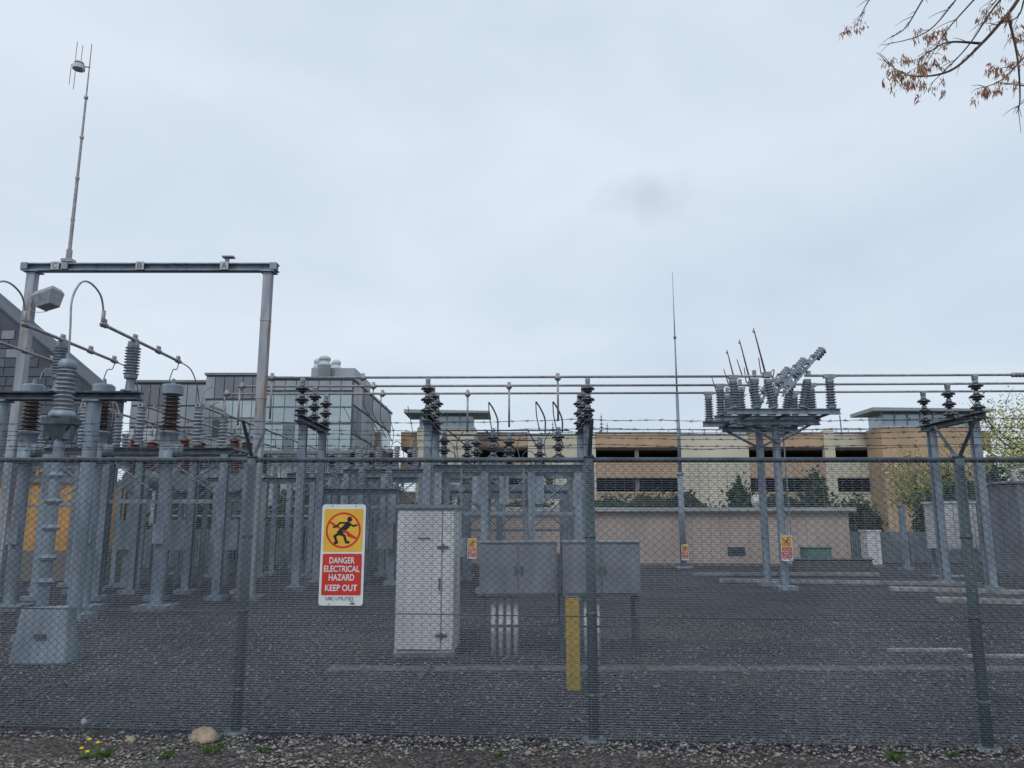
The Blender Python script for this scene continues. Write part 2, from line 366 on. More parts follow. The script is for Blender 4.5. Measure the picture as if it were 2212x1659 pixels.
sign=thing("warning_sign","white electrical hazard sign wired to the chain link fence","sign",(-1.42,FY(-1.42)-.075,1.033),"electrical hazard signs",rz=-.05)
g=MB();g.poly(rrect(-.186,.186,0,.828,.025),-.002,.002);fin(g,"sign_plate",white,sign)
g=MB();g.poly(rrect(-.166,.166,.437,.79,.012),-.0035,-.0022);fin(g,"yellow_panel",syel,sign)
g=MB();g.poly(rrect(-.166,.166,.083,.42,.012),-.0035,-.0022);fin(g,"red_panel",sred,sign)
g=MB();cz=.613
def ring(g,r0,r1,y,cz):
    n=48;vs=[];fs=[]
    for i in range(n):
        t=2*math.pi*i/n;vs+=[(r0*math.cos(t),y,cz+r0*math.sin(t)),(r1*math.cos(t),y,cz+r1*math.sin(t))]
    for i in range(n):
        j=(i+1)%n;fs.append((2*i,2*i+1,2*j+1,2*j))
    g.add(vs,fs)
ring(g,.133,.149,-.0045,cz);stroke(g,[(-.122,cz+.072),(.122,cz-.072)],.018,-.0046)
fin(g,"prohibition_ring",sred,sign)
g=MB();g.add([(.0,-.0068,cz+.005),(.05,-.0068,cz-.012),(.045,-.0068,cz-.03),(.105,-.0068,cz-.072),(.03,-.0068,cz-.045),(.038,-.0068,cz-.028),(-.005,-.0068,cz-.014)],[(0,1,2,3,4,5,6)])
fin(g,"lightning_bolt",sred,sign)
g=MB()   # lunging figure
stroke(g,[(.045,cz+.052),(-.03,cz-.022)],.046,-.0050)
stroke(g,[(-.03,cz-.022),(.01,cz-.045),(.028,cz-.098),(.05,cz-.098)],.021,-.0054)
stroke(g,[(-.03,cz-.022),(-.072,cz-.05),(-.05,cz-.10),(-.068,cz-.105)],.021,-.0058)
stroke(g,[(.045,cz+.06),(.085,cz+.035),(.115,cz+.045)],.014,-.0062)
stroke(g,[(.035,cz+.062),(-.03,cz+.062),(-.06,cz+.03),(-.085,cz+.028)],.014,-.0064)
hd=[(.052+.021*math.cos(t*.4),-.0066,cz+.092+.021*math.sin(t*.4)) for t in range(16)];g.add(hd,[tuple(range(16))])
fin(g,"running_figure",sblk,sign)
for s,wd,z in(("DANGER",.215,.366),("ELECTRICAL",.30,.297),("HAZARD",.215,.228),("KEEP OUT",.27,.143)):
    textobj(s,wd,.052,0,z,-.0045,white,sign,bold=.02)
textobj("UBC UTILITIES",.235,.028,-.01,.056,-.003,sblk,sign,bold=.012)
g=MB();g.poly([(.07,.012),(.13,.012),(.10,.026)],-.0032,-.0022);g.poly([(.075,.03),(.12,.034),(.075,.036)],-.0032,-.0022);fin(g,"maker_mark",sblk,sign)
g=MB()
for x in(-.1,.1):
    for z in(.815,.012): g.cyl((x,-.005,z),(x,.03,z),.006,seg=8)
fin(g,"bolt",steel,sign)
for loc,sc_,lb in(((7.15,20.44,.75),.8,"small yellow and red hazard sign on a steel post"),((6.53,29.7,.35),.7,"small yellow and red hazard sign on the lightning mast"),
              ((-1.0,19.6,.85),.6,"small faded hazard sign on switchgear post")):
    dup(sign,loc,0,lb,sc_)

# ------------------------------------------------------------------ insulators
def shed_profile(h,n,rc,rs,taper=1.0,z0=0):
    P=[(rc,z0)]
    for i in range(n):
        b=z0+h*i/n;s=h/n;k=1+(taper-1)*i/max(1,n-1);R_=rc+(rs-rc)*k
        P+=[(rc,b+s*.1),(R_*.97,b+s*.28),(R_,b+s*.38),(R_*.9,b+s*.5),(rc*1.1,b+s*.85)]
    P.append((rc,z0+h));return P
def bell_profile(n=3,unit=.29,R_=.19):
    P=[]
    for i in range(n):
        b=i*unit
        P+=[(.05,b+.03),(R_*.62,b+.035),(R_*.66,b+.06),(.06,b+.09),(R_*.97,b+.10),(R_,b+.125),(R_*.8,b+.16),(.085,b+.19),(.05,b+.25)]
    return P
def bell_insulator(parent,x,y,z,n=3,unit=.29,R_=.19,seg=18):
    g=MB();g.lathe((x,y,z),[(.04,0)]+bell_profile(n,unit,R_)+[(.04,n*unit)],seg);fin(g,"insulator",black,parent,True)
    g=MB()
    for k in range(n): g.cyl((x,y,z+k*unit+.2),(x,y,z+k*unit+.27),.078,.07,seg=12)
    g.cyl((x,y,z-.02),(x,y,z+.035),.1,.08,seg=12)
    g.box((x,y,z+n*unit+.02),(.10,.14,.05));g.cyl((x-.06,y,z+n*unit+.075),(x+.06,y,z+n*unit+.075),.055,seg=12)
    fin(g,"insulator_cap",steel,parent)
def post_insulator(parent,x,y,z,h,n,r,m=None,seg=16,cap=True,taper=1,lean=0):
    m=m or porc;ax=Vector((lean,0,1)).normalized();o=Vector((x,y,z))
    g=MB();g.lathe(o+ax*.05,shed_profile(h-.1,n,r*.55,r,taper),seg,axis=ax);fin(g,"insulator",m,parent,True)
    g=MB();g.cyl(o,o+ax*.055,r*.85,seg=12);g.cyl(o+ax*(h-.055),o+ax*h,r*.75,seg=12)
    if cap: g.box(o+ax*(h+.025),(.16,.12,.05))
    fin(g,"insulator_flange",steel,parent)
def footing(g,x,y,s=.3,h=.12): s*=.75;g.bx(x-s,x+s,y-s,y+s,0,.1)

# ------------------------------------------------------------------ portal frame
pf=thing("portal_frame","tall weathered steel portal gantry with lettered plates","gantry",(0,18,0))
g=MB();g.hbeam((-11.95,0,7.86),(-5.72,0,7.86),.22,.19,.03)
for x in(-11.7,-5.95): g.box((x,0,7.745),(.36,.32,.03))
for x in(-11.85,-5.8,-10.87): g.bx(x-.08,x+.08,-.16,-.125,7.78,7.95)
g.box((-6.98,0,8.03),(.08,.08,.16));g.box((-6.95,0,8.13),(.28,.16,.035))
fin(g,"crossbeam",steel,pf)
for x in(-11.7,-5.95):
    g=MB();g.bx(x-.105,x+.105,-.10,.10,.1,7.73)
    for z in(2.5,4.6,6.5): g.bx(x-.113,x+.113,-.108,.108,z,z+.04)
    fin(g,"column",steel_rusty,pf,bevel=.015)
    g=MB();footing(g,x,0,.4,.12);fin(g,"footing",conc,pf)
for x,s in((-11.1,"C"),(-9.04,"B"),(-6.99,"A")):
    g=MB();g.bx(x-.10,x+.10,-.15,-.135,7.77,7.97);fin(g,"letter_plate",plate,pf)
    textobj(s,.11,.14,x,7.87,-.154,steel_dark,pf,bold=0)
mast=thing("antenna_mast","slim steel mast with dipole antenna standing on the gantry","antenna",(-10.87,18,7.97))
g=MB();g.cyl((0,0,0),(0,0,2.2),.045,.04,seg=10);g.cyl((0,0,2.2),(0,0,4.4),.034,.026,seg=10);g.cyl((0,0,4.4),(0,0,5.95),.02,.01,seg=8);g.box((0,0,.06),(.26,.22,.08))
g.cyl((0,0,.1),(0,0,.35),.07,seg=8)
for z in(1.1,2.2,3.3,4.4): g.cyl((0,0,z),(0,0,z+.06),.05,seg=10)
fin(g,"mast_pole",alu,mast)
g=MB();g.cyl((.02,0,5.28),(-.42,-.1,5.28),.016,seg=6)
for x,z0,z1 in((-.33,5.35,5.95),(-.18,5.35,5.85),(-.42,4.75,5.25),(-.30,4.62,5.2),(-.1,5.1,5.3)): g.cyl((x,-.08,z0),(x,-.08,z1),.009,seg=6)
fin(g,"antenna_elements",alu,mast)
g=MB();g.lathe((-.24,-.05,5.16),[(.08,0),(.15,.03),(.15,.13),(.1,.17)],12);g.cyl((-.24,-.05,5.36),(-.24,-.05,5.42),.12,.08,seg=12);g.cyl((-.3,-.05,5.3),(-.3,-.05,5.4),.02,seg=6);fin(g,"antenna_body",cab,mast)
fl=thing("floodlight","pale floodlight hood bracketed to a gantry column","lamp",(-11.15,17.8,7.0))
g=MB();M=Matrix.Rotation(R(-18),4,'Y')
g.add([M@Vector(v) for v in((-.2,-.2,-.2),(.14,-.2,-.2),(.14,.2,-.2),(-.2,.2,-.2),(-.25,-.26,.08),(.3,-.26,.12),(.3,.26,.12),(-.25,.26,.08),(-.18,-.18,.2),(.28,-.18,.22),(.28,.18,.22),(-.18,.18,.2))],
 [(3,2,1,0),(0,1,5,4),(1,2,6,5),(2,3,7,6),(3,0,4,7),(4,5,9,8),(5,6,10,9),(6,7,11,10),(7,4,8,11),(8,9,10,11)])
fin(g,"lamp_housing",porc,fl,bevel=.015)
g=MB();g.tube([(-.55,.15,.0),(-.4,.1,.08),(-.2,0,.05)],.03,8);g.tube([(-.5,.1,0),(-.35,.05,-.28),(0,0,-.3),(.05,0,-.2)],.008,5);fin(g,"bracket",steel,fl)

# ------------------------------------------------------------------ left bus and supports
s1=thing("insulator_gantry","heavy steel support beam on round columns carrying grey insulators","gantry",(0,14.5,0))
g=MB();g.hbeam((-11.2,0,4.1),(-7.1,0,4.1),.26,.16,.03);fin(g,"crossbeam",steel_dark,s1)
for x in(-7.97,-9.75,-11.0):
    g=MB();g.cyl((x,0,.1),(x,0,4.02),.13,seg=16);g.box((x,0,4.0),(.32,.32,.03));footing(g,x,0,.4,.14);fin(g,"column",steel,s1,)
for x in(-7.32,-8.7,-10.05):
    g=MB()
    g.lathe((x,0,4.18),[(.17,0),(.17,.03),(.09,.05),(.075,.24),(.12,.26),(.12,.28)],10);fin(g,"pedestal",steel,s1)
    post_insulator(s1,x,0,4.46,.66,10,.145)
for i,X in enumerate((-7.3,-8.7,-10.05)):
    b=thing("bus_bar","short aluminium bus tube with clamps on grey insulators","bus bar",(X,0,0),"short bus bars")
    g=MB();g.cyl((0,13.25,5.2),(0,16.6,5.2),.03,seg=10)
    for y in(13.35,14.5,15.5,16.45): g.cyl((0,y-.07,5.2),(0,y+.07,5.2),.05,seg=10);g.box((0,y,5.27),(.05,.1,.08))
    g.cyl((0,13.3,5.15),(0,13.3,5.45),.035,seg=8)
    fin(g,"tube",alu,b,True)
    g=MB();g.tube([(0,16.5,5.2),(.03,16.35,5.0),(.06,16.1,4.93),(.05,16,4.7)],.012,6)
    g.tube([(0,16.6,5.2),(-.02,17.2,5.15),(-.06,17.7,4.85),(-.1,18,4.45)],.014,6);fin(g,"jumper_wire",alu,b,True)
    if i<2:
        k=thing("jumper_cable","grey looping jumper cable arching from bushing to bus bar","cable",(X,0,0),"jumper cables")
        g=MB();g.tube([(.22,12,4.33),(.2,12,4.8),(.12,12.1,5.3),(.06,12.4,5.68),(.0,12.8,5.8),(0,13.15,5.68),(0,13.3,5.4)],.017,8);fin(g,"cable",alu,k,True)
def front_bushing(X,label):
    t=thing("potential_transformer",label,"transformer",(X,12,0),"bushing columns")
    g=MB();g.cyl((0,0,.1),(0,0,3.0),.085,seg=14)
    for z in(.8,1.15,1.6,2.0,2.4): g.lathe((0,0,z),[(.085,0),(.12,.01),(.13,.04),(.09,.09)],14)
    footing(g,0,0,.35,.15);fin(g,"column",steel,t)
    g=MB();g.box((0,0,3.28),(.44,.36,.1));g.add([(-.2,-.16,3.23),(.2,-.16,3.23),(.2,.16,3.23),(-.2,.16,3.23),(-.08,-.08,2.98),(.08,-.08,2.98),(.08,.08,2.98),(-.08,.08,2.98)],[(0,4,5,1),(1,5,6,2),(2,6,7,3),(3,7,4,0),(4,7,6,5)])
    g.box((-.16,-.05,3.1),(.1,.12,.22));g.box((.16,-.05,3.1),(.1,.12,.22));fin(g,"base_box",steel_dark,t)
    g=MB();g.lathe((0,0,3.33),[(.2,0),(.2,.06),(.16,.12)],16);g.lathe((0,0,4.12),[(.12,0),(.135,.02),(.135,.1),(.10,.15),(.04,.17),(.035,.26)],16);fin(g,"cap",steel,t,True)
    g=MB();g.lathe((0,0,3.45),shed_profile(.68,10,.09,.155,.88),20);fin(g,"bushing",porc,t,True)
front_bushing(-7.08,"grey ribbed bushing on a steel column with dark base box")
front_bushing(-8.5,"grey ribbed bushing on a steel column with dark base box")
for i,X in enumerate((-7.16,-8.62,-10.1)):
    t=thing("current_transformer","dark brown ribbed current transformer with grey head on steel column","transformer",(X,16,0),"current transformers")
    g=MB();g.cyl((0,0,.1),(0,0,2.93),.12,seg=16);g.box((0,0,2.95),(.44,.44,.04));g.box((.02,-.16,1.5),(.22,.12,.4));footing(g,0,0,.45,.15);fin(g,"column",steel,t)
    g=MB();g.lathe((0,0,2.98),[(.2,0),(.2,.06),(.17,.08),(.17,.55),(.2,.57),(.2,.62)],18);g.box((.2,0,3.2),(.14,.2,.25));fin(g,"tank",steel,t,True)
    g=MB();g.lathe((0,0,3.6),shed_profile(.74,9,.11,.2,.62),20);fin(g,"bushing",brown,t,True)
    g=MB();g.lathe((0,0,4.34),[(.12,0),(.14,.02),(.23,.04),(.23,.22),(.2,.25),(.05,.26),(.03,.38)],6);fin(g,"head",steel,t)

# rack generator --------------------------------------------------
def rack(name,label,cat,loc,w,d,zt,xs,rows,nx=3,beamh=.16,pr=.09,cross=True,lat=False):
    t=thing(name,label,cat,loc)
    for i in range(nx):
        for y in((0,d) if d>.6 else (d/2,)):
            x=-w/2+.15+(w-.3)*i/(nx-1);g=MB()
            if lat: g.lattice(x,y,.12,zt-beamh-.02,pr*2.4,.035)
            else: g.hbeam((x,y,.1),(x,y,zt-beamh),pr*2,pr*2,.02)
            footing(g,x,y,.28,.12);fin(g,"column",steel,t)
    for y in((0,d) if d>.6 else (d/2,)):
        g=MB();g.hbeam((-w/2,y,zt-beamh/2),(w/2,y,zt-beamh/2),.14,beamh,.02);fin(g,"crossbeam",steel_dark if y==0 else steel,t)
    g=MB();x0=-w/2+.15;dx=(w-.3)/(nx-1)
    for i in range(nx-1):
        xa=x0+i*dx;xb=xa+dx;g.cyl((xa,0,zt-1.2),(xb,0,zt-.25),.018,seg=4);g.cyl((xa,.02,zt-.25),(xb,.02,zt-1.2),.018,seg=4)
    g.bx(-w/2+.1,w/2-.1,-.03,.03,zt-1.28,zt-1.2);fin(g,"cross_brace",steel,t)
    if cross and d>.6:
        g=MB()
        for i in range(nx): 
            x=-w/2+.15+(w-.3)*i/(nx-1);g.bx(x-.05,x+.05,-.1,d+.1,zt+.002,zt+.07)
        fin(g,"tie_beam",steel,t)
    for (kind,y,h,n,r) in rows:
        for x in xs:
            if kind=='bell': bell_insulator(t,x,y,zt+.07,n,h/n,r,14)
            else: post_insulator(t,x,y,zt+.07,h,n,r,{'g':porc,'b':brown,'r':redb,'k':black}[kind],12)
    return t
r1=rack("disconnect_switch_rack","galvanized rack with two rows of grey ribbed insulators","switchgear",(-8.75,18,0),4.4,1.6,3.45,(-1.35,0,1.35),[('g',0,.85,9,.12),('g',1.6,.85,9,.12)],4)
g=MB()
for x in(-1.35,0,1.35):
    g.cyl((x,-.1,4.45),(x,1.7,4.45),.025,seg=8);g.box((x,0,4.45),(.12,.2,.1));g.box((x,1.6,4.45),(.12,.2,.1));g.box((x+.1,.8,4.5),(.03,.9,.05))
    g.tube([(x,.1,4.5),(x+.1,.1,4.85),(x+.35,.2,4.9),(x+.5,.3,4.5),(x+.45,.4,4.0)],.012,5);g.tube([(x,1.6,4.5),(x-.2,1.7,4.8),(x-.45,1.8,4.6),(x-.5,2,4.0)],.012,5)
fin(g,"switch_blade",alu,r1)
for i,xc in enumerate((-10.6,-9.2,-7.8)):
    r2=thing("circuit_breaker","small grey breaker tank on steel legs with red brown bushings","circuit breaker",(xc,22,0),"circuit breakers")
    g=MB();g.cyl((0,-.35,2.9),(0,.55,2.9),.34,seg=18);g.box((0,.1,2.45),(.5,.5,.3));fin(g,"tank",cab2,r2,bevel=.02)
    g=MB()
    for x in(-.35,.35):
        for y in(-.3,.5): g.bx(x-.06,x+.06,y-.06,y+.06,0,2.9)
    g.box((0,-.35,1.4),(.5,.25,.8));fin(g,"leg",steel,r2)
    for y,sg in((-.25,-1),(.45,1)):
        g=MB();g.lathe((0,y,3.15),shed_profile(.95,9,.11,.19,.8),14,axis=(.0,sg*.22,1));fin(g,"bushing",redb,r2,True)
        g=MB();g.lathe(Vector((0,y,3.15))+Vector((0,sg*.22,1)).normalized()*.95,[(.07,0),(.07,.08),(.03,.1),(.03,.25)],10,axis=(0,sg*.22,1));fin(g,"terminal",steel,r2)
for X in(-7.4,-8.75,-10.1):
    b=thing("bus_bar","long low aluminium bus tube running over the switch racks","bus bar",(X,0,0),"low bus bars")
    g=MB();g.cyl((0,19.7,4.48),(0,29,4.48),.03,seg=8)
    for y in(21.5,24,26.5): g.cyl((0,y-.06,4.48),(0,y+.06,4.48),.05,seg=8);g.cyl((0,y,4.1),(0,y,4.48),.015,seg=6)
    fin(g,"tube",alu,b,True)
L1="galvanized steel rack with ribbed brown and grey insulators"
rack("busbar_support_rack",L1,"switchgear",(-8.9,25.5,0),5,1.2,3.2,(-1.9,-.6,.7,2.0),[('b',0,.75,8,.14),('g',1.2,.7,8,.12)],4)
r4=rack("busbar_support_rack","galvanized rack crowded with grey and brown bushings","switchgear",(-4.3,26,0),2.8,1.4,3.5,(-1.1,-.45,.2,.85),[('b',0,.55,6,.13),('g',1.4,.8,8,.13)],3)
g=MB()
for x in(-1.1,-.45,.2,.85):
    g.tube([(x,0,4.15),(x+.05,.2,4.7),(x+.1,-.5,4.9),(x+.3,-3,5.2)],.012,5)
fin(g,"jumper_wire",alu,r4,True)
def loops(t,xs,y,z,h=.5,dx=.5):
    g=MB()
    for x in xs: g.tube([(x,y,z),(x+dx*.1,y,z+h*.8),(x+dx*.5,y,z+h),(x+dx*.9,y,z+h*.6),(x+dx,y+.1,z-.3)],.014,5)
    fin(g,"jumper_wire",steel_dark,t,True)
q=rack("busbar_support_rack",L1,"switchgear",(-.4,24.2,0),4.4,1.3,2.75,(-1.8,-1.1,-.2,.7,1.6),[('b',0,.6,6,.13),('k',1.3,.75,5,.15)],5);loops(q,(-1.8,-1.1,-.2,.7),0,3.45)
q=rack("busbar_support_rack",L1,"switchgear",(-3.0,28.5,0),5.5,1.3,3.4,(-2.4,-1.5,-.6,.4,1.3,2.2),[('g',0,.65,7,.13),('b',1.3,.6,6,.14)],5,lat=True);loops(q,(-2.4,-1.5,-.6,.4,1.3),0,4.1,.6)
q=rack("switchgear_rack","compact galvanized rack carrying small grey control boxes","switchgear",(-4.4,22.6,0),2.2,1.0,2.7,(-.8,0,.8),[('g',0,.5,6,.11)],3)
g=MB()
for x in(-.7,.1,.8): g.bx(x-.22,x+.22,-.35,-.1,1.0,1.7);g.bx(x-.24,x+.24,-.37,-.08,1.7,1.73)
fin(g,"control_box",cab2,q)
rack("busbar_support_rack",L1,"switchgear",(-6.9,29.5,0),3.4,1.3,3.6,(-1.2,0,1.2),[('k',0,.7,5,.15),('g',1.3,.7,7,.12)],3)
rack("busbar_support_rack",L1,"switchgear",(-12.2,20.5,0),3.4,1.3,3.4,(-1.2,0,1.2),[('b',0,.8,8,.15),('g',1.3,.7,7,.12)],3)
for (X,Y,w_,h_,lb) in((-6.6,27.3,1.3,1.9,"grey pad mounted transformer with side fins"),(-9.4,28,1.4,1.7,"grey pad mounted transformer with side fins"),(-2.1,26.5,1.0,2.2,"tall grey switch cabinet on legs"),(-3.9,30.5,1.4,2.0,"grey pad mounted transformer with side fins")):
    t=thing("yard_transformer",lb,"transformer",(X,Y,0))
    g=MB();g.bx(-w_/2,w_/2,-.5,.5,.25,h_);g.bx(-w_/2-.05,w_/2+.05,-.55,.55,h_,h_+.06);fin(g,"tank",cab2,t,bevel=.02)
    g=MB()
    for i in range(9): x=-w_/2+.15+(w_-.3)*i/8;g.bx(x-.02,x+.02,-.78,-.5,.5,h_-.3)
    fin(g,"radiator_fins",cab2,t)
    g=MB();g.bx(-w_/2-.2,w_/2+.2,-.7,.7,0,.25);fin(g,"plinth",conc,t)
    for x in(-w_*.3,0,w_*.3): post_insulator(t,x,0,h_+.06,.5,6,.1,brown,10,False)

# ------------------------------------------------------------------ long high buses and stands
YS=(20,21.3,22.6)
for k,Y in enumerate(YS):
    x0=(-6.4,-7.7,-8.6)[k]
    b=thing("bus_bar","long horizontal aluminium bus tube high above the yard","bus bar",(0,Y,0),"high bus bars")
    g=MB();g.cyl((x0,0,5.5),(5.8,0,5.54),.033,seg=10)
    for x in((-3.95,1.21,-6.35) if k==0 else (-3.9,-.08,-7.6) if k==1 else (-3.86,-1.32,-8.5)): g.cyl((x-.08,0,5.5),(x+.08,0,5.5),.055,seg=10);g.cyl((x,0,5.42),(x,0,5.62),.05,seg=8)
    fin(g,"tube",alu,b,True)
    g=MB();g.cyl((x0+.05,0,5.5),(x0+.05,0,4.4),.028,seg=8);xd=(1.21,-.08,-1.32)[k];g.cyl((xd,0,5.5),(xd,0,4.35),.028,seg=8)
    g.cyl((-3.9,0,5.5),(-3.9,0,5.1),.02,seg=6);g.tube([(-3.9,0,5.1),(-3.95,.3,4.8),(-3.9,1,4.6),(-4,3,4.4)],.014,6)
    fin(g,"dropper",alu,b,True)
    b=thing("bus_bar","long horizontal aluminium bus tube high above the yard","bus bar",(0,Y,0),"high bus bars")
    g=MB();g.cyl((8.3,0,5.56),(17,0,5.6),.033,seg=10)
    if k==0:
        for q in range(4): g.cyl((13.25+q*.1,0,5.58),(13.3+q*.1,0,5.58),.065,seg=10)
    fin(g,"tube",alu,b,True)
def stand(X,label,zb=4.4):
    t=thing("bus_support_stand",label,"insulator stand",(X,20,0),"bus support stands")
    for y in(.25,2.35):
        g=MB();g.hbeam((0,y,.1),(0,y,zb-.09),.2,.2,.025);g.box((0,y,zb-.095),(.3,.3,.02));g.box((0,y,.115),(.4,.4,.03));fin(g,"column",steel,t)
        g=MB();footing(g,0,y,.32,.1);fin(g,"footing",conc,t)
    g=MB();g.hbeam((0,-.3,zb),(0,2.9,zb),.22,.17,.025);fin(g,"crossbeam",steel_dark,t)
    for y in(0,1.3,2.6): bell_insulator(t,0,y,zb+.1,3,.29,.185)
    return t
for X,l in((-5.53,"steel stand with three black bell insulators under high buses"),(-2.22,"steel stand with three black bell insulators under high buses"),(2.0,"steel stand with three black bell insulators behind fence post"),(12.25,"steel stand with three black bell insulators near transformers")):
    stand(X,l,4.4 if X<10 else 4.48)

r5=rack("disconnect_switch_rack","low wide galvanized rack with black insulators and curved switch blades","switchgear",(-.1,20,0),3.9,2.6,3.2,(),[],4,.2)
for x,y in((1.31,0),(.02,1.3),(-1.22,2.6),(.9,2.2),(-.4,.2),(-1.75,1.0),(.0,2.7),(-.9,1.6)): bell_insulator(r5,x,y,3.28,3,.26,.17,14)
g=MB()
for x,y in((-.4,.2),(.85,.1),(1.3,.1)):
    g.tube([(x+.12,y,4.05),(x+.12,y,4.4),(x-.0,y,4.7),(x-.12,y,4.88)],.022,6);g.tube([(x-.12,y,4.88),(x-.1,y,4.5),(x-.02,y,4.1)],.015,6)
g.cyl((-1.8,.0,4.1),(1.6,.0,4.1),.02,seg=6);g.cyl((-1.8,1.3,4.12),(1.4,1.3,4.12),.025,seg=6);g.cyl((-1.7,2.6,4.12),(1,2.6,4.12),.025,seg=6)
for x in(-1.6,-.6,.5,1.3): g.cyl((x,0,4.12),(x+.3,2.6,4.0),.018,seg=6)
for x in(-1.9,-1.2,-.2,.4,1.1): g.tube([(x,.3,4.1),(x-.15,.2,3.8),(x-.1,.1,3.4),(x+.1,.0,3.1),(x+.1,-.1,2.6)],.014,5)
fin(g,"switch_blade",steel_dark,r5)
g=MB();g.bx(-1.6,1.6,.15,.25,2.55,2.7);g.bx(-1.6,1.6,2.3,2.4,2.4,2.55);g.cyl((.4,-.12,.3),(.4,-.12,3.1),.03,seg=8);g.cyl((-1.2,-.12,1),(-1.2,-.12,3.1),.03,seg=8);g.bx(-1.35,-1.05,-.3,-.1,.9,1.35)
for x in(-.8,-.1,.8): g.bx(x-.12,x+.12,-.05,.2,2.2,2.9);g.cyl((x,.1,2.9),(x,.1,3.3),.06,seg=8)
fin(g,"operating_rod",steel,r5)

# high disconnect switch (right)
sw=thing("disconnect_switch","three phase disconnect switch with open blades on a twin column platform","switchgear",(0,20,0))
for y in(.75,2.15):
    g=MB();g.cyl((7.15,y,.1),(7.15,y,4.35),.105,seg=16);g.box((7.15,y,4.36),(.4,.4,.03));footing(g,7.15,y,.35,.1)
    for z in(1.3,2.6): g.cyl((7.15,y,z),(7.15,y,z+.05),.12,seg=16)
    fin(g,"column",steel,sw)
g=MB()
for y in(.6,2.2): g.hbeam((6.1,y,4.40),(8.3,y,4.40),.18,.16,.022)
fin(g,"crossbeam",steel,sw)
for y in(0,1.3,2.6):
    g=MB();g.hbeam((5.65,y,4.60),(8.62,y,4.60),.13,.15,.02);fin(g,"base_beam",steel,sw)
g=MB()
for x in(6.2,7.15,8.2): g.hbeam((x,-.2,4.50),(x,2.8,4.50),.1,.04,.012)
fin(g,"tie_beam",steel_dark,sw)
g=MB();g.cyl((5.7,-.1,4.3),(8.7,2.6,4.3),.03,seg=8);g.cyl((7.15,.6,3.85),(6.2,.6,4.36),.04,seg=6);g.cyl((7.15,.6,3.85),(8.1,.6,4.36),.04,seg=6)
g.cyl((7.15,2.2,3.85),(6.2,2.2,4.36),.04,seg=6);g.cyl((7.15,2.2,3.85),(8.1,2.2,4.36),.04,seg=6)
g.cyl((7.35,.62,.9),(7.3,.62,4.4),.022,seg=8);g.cyl((8.6,0,4.5),(8.62,0,3.9),.015,seg=6);fin(g,"operating_rod",steel,sw)
rusty_blade=mat("rusty_blade",(.13,.06,.05),(.06,.035,.03),.7)
for Y in(0,1.3,2.6):
    for x,ln_ in((5.85,0),(6.42,-.02),(6.88,-.16),(7.65,.22),(8.4,0)):
        post_insulator(sw,x,Y,4.69,.74,9,.145,porc_d,14,taper=.72,lean=ln_)
    g=MB();g.cyl((5.7,Y,5.54),(6.9,Y,5.54),.035,seg=8);g.box((5.85,Y,5.52),(.25,.12,.1));g.cyl((7.75,Y,5.56),(8.65,Y,5.56),.035,seg=8);g.box((8.4,Y,5.54),(.3,.12,.1))
    g.box((6.75,Y,5.58),(.2,.2,.14));g.tube([(6.8,Y,5.6),(6.95,Y,5.72),(6.9,Y,5.45),(7.0,Y,5.5)],.018,6)
    g.box((6.42,Y,5.62),(.08,.1,.16));g.box((7.85,Y,5.62),(.1,.1,.12));fin(g,"terminal",alu,sw)
    g=MB();g.cyl((6.72,Y,5.6),(6.47,Y,6.85),.028,.013,seg=6);g.cyl((6.49,Y,6.72),(6.43,Y,6.78),.014,seg=5);g.cyl((6.1,Y,5.55),(5.98,Y,6.0),.018,.01,seg=6);g.cyl((6.6,Y,5.6),(6.56,Y,6.05),.016,.012,seg=6);fin(g,"contact_blade",rusty_blade,sw)
    a=Vector((7.15,Y,5.02));b=Vector((8.22,Y,6.2));d=(b-a).normalized();sd=Vector((0,1,0))
    g=MB();g.cyl(a+sd*.08,b+sd*.08,.028,seg=6);g.cyl(a-sd*.08,b-sd*.08,.028,seg=6)
    up=Vector((-d.z,0,d.x))
    g.cyl(a+d*.15+up*.13,b-d*.2+up*.11,.024,seg=6)
    for q in range(12): p=a+d*(.1+q*.12);g.cyl(p-sd*.11,p+sd*.11,.036,seg=6)
    for q in range(7): p=a+d*(.2+q*.19);g.cyl(p,p+up*.15,.03,seg=6)
    for q in(0.35,.8,1.15): p=a+d*q+up*.08;g.box(p,(.15,.18,.11))
    fin(g,"swing_arm",steel,sw)
    g=MB();g.lathe(b-d*.22,shed_profile(.34,4,.08,.13),12,axis=d);g.lathe(a+d*.60+up*.14,shed_profile(.3,4,.06,.105),12,axis=d);g.lathe(a+d*.1,shed_profile(.34,4,.06,.11),12,axis=d);fin(g,"arm_insulator",porc,sw,True)

lm=thing("lightning_mast","very tall thin tapering lightning mast on a round base tube","mast",(6.53,30,0))
g=MB();g.cyl((0,0,.1),(0,0,3.6),.12,.11,seg=12);g.cyl((0,0,3.6),(0,0,6.7),.075,.06,seg=10);g.cyl((0,0,6.7),(0,0,9),.038,.028,seg=8);g.cyl((0,0,9),(0,0,11.8),.022,.008,seg=6)
for z in(3.55,6.65,9): g.cyl((0,0,z),(0,0,z+.1),.13 if z<4 else .06,seg=10)
footing(g,0,0,.4,.12);fin(g,"mast_pole",steel,lm,True)

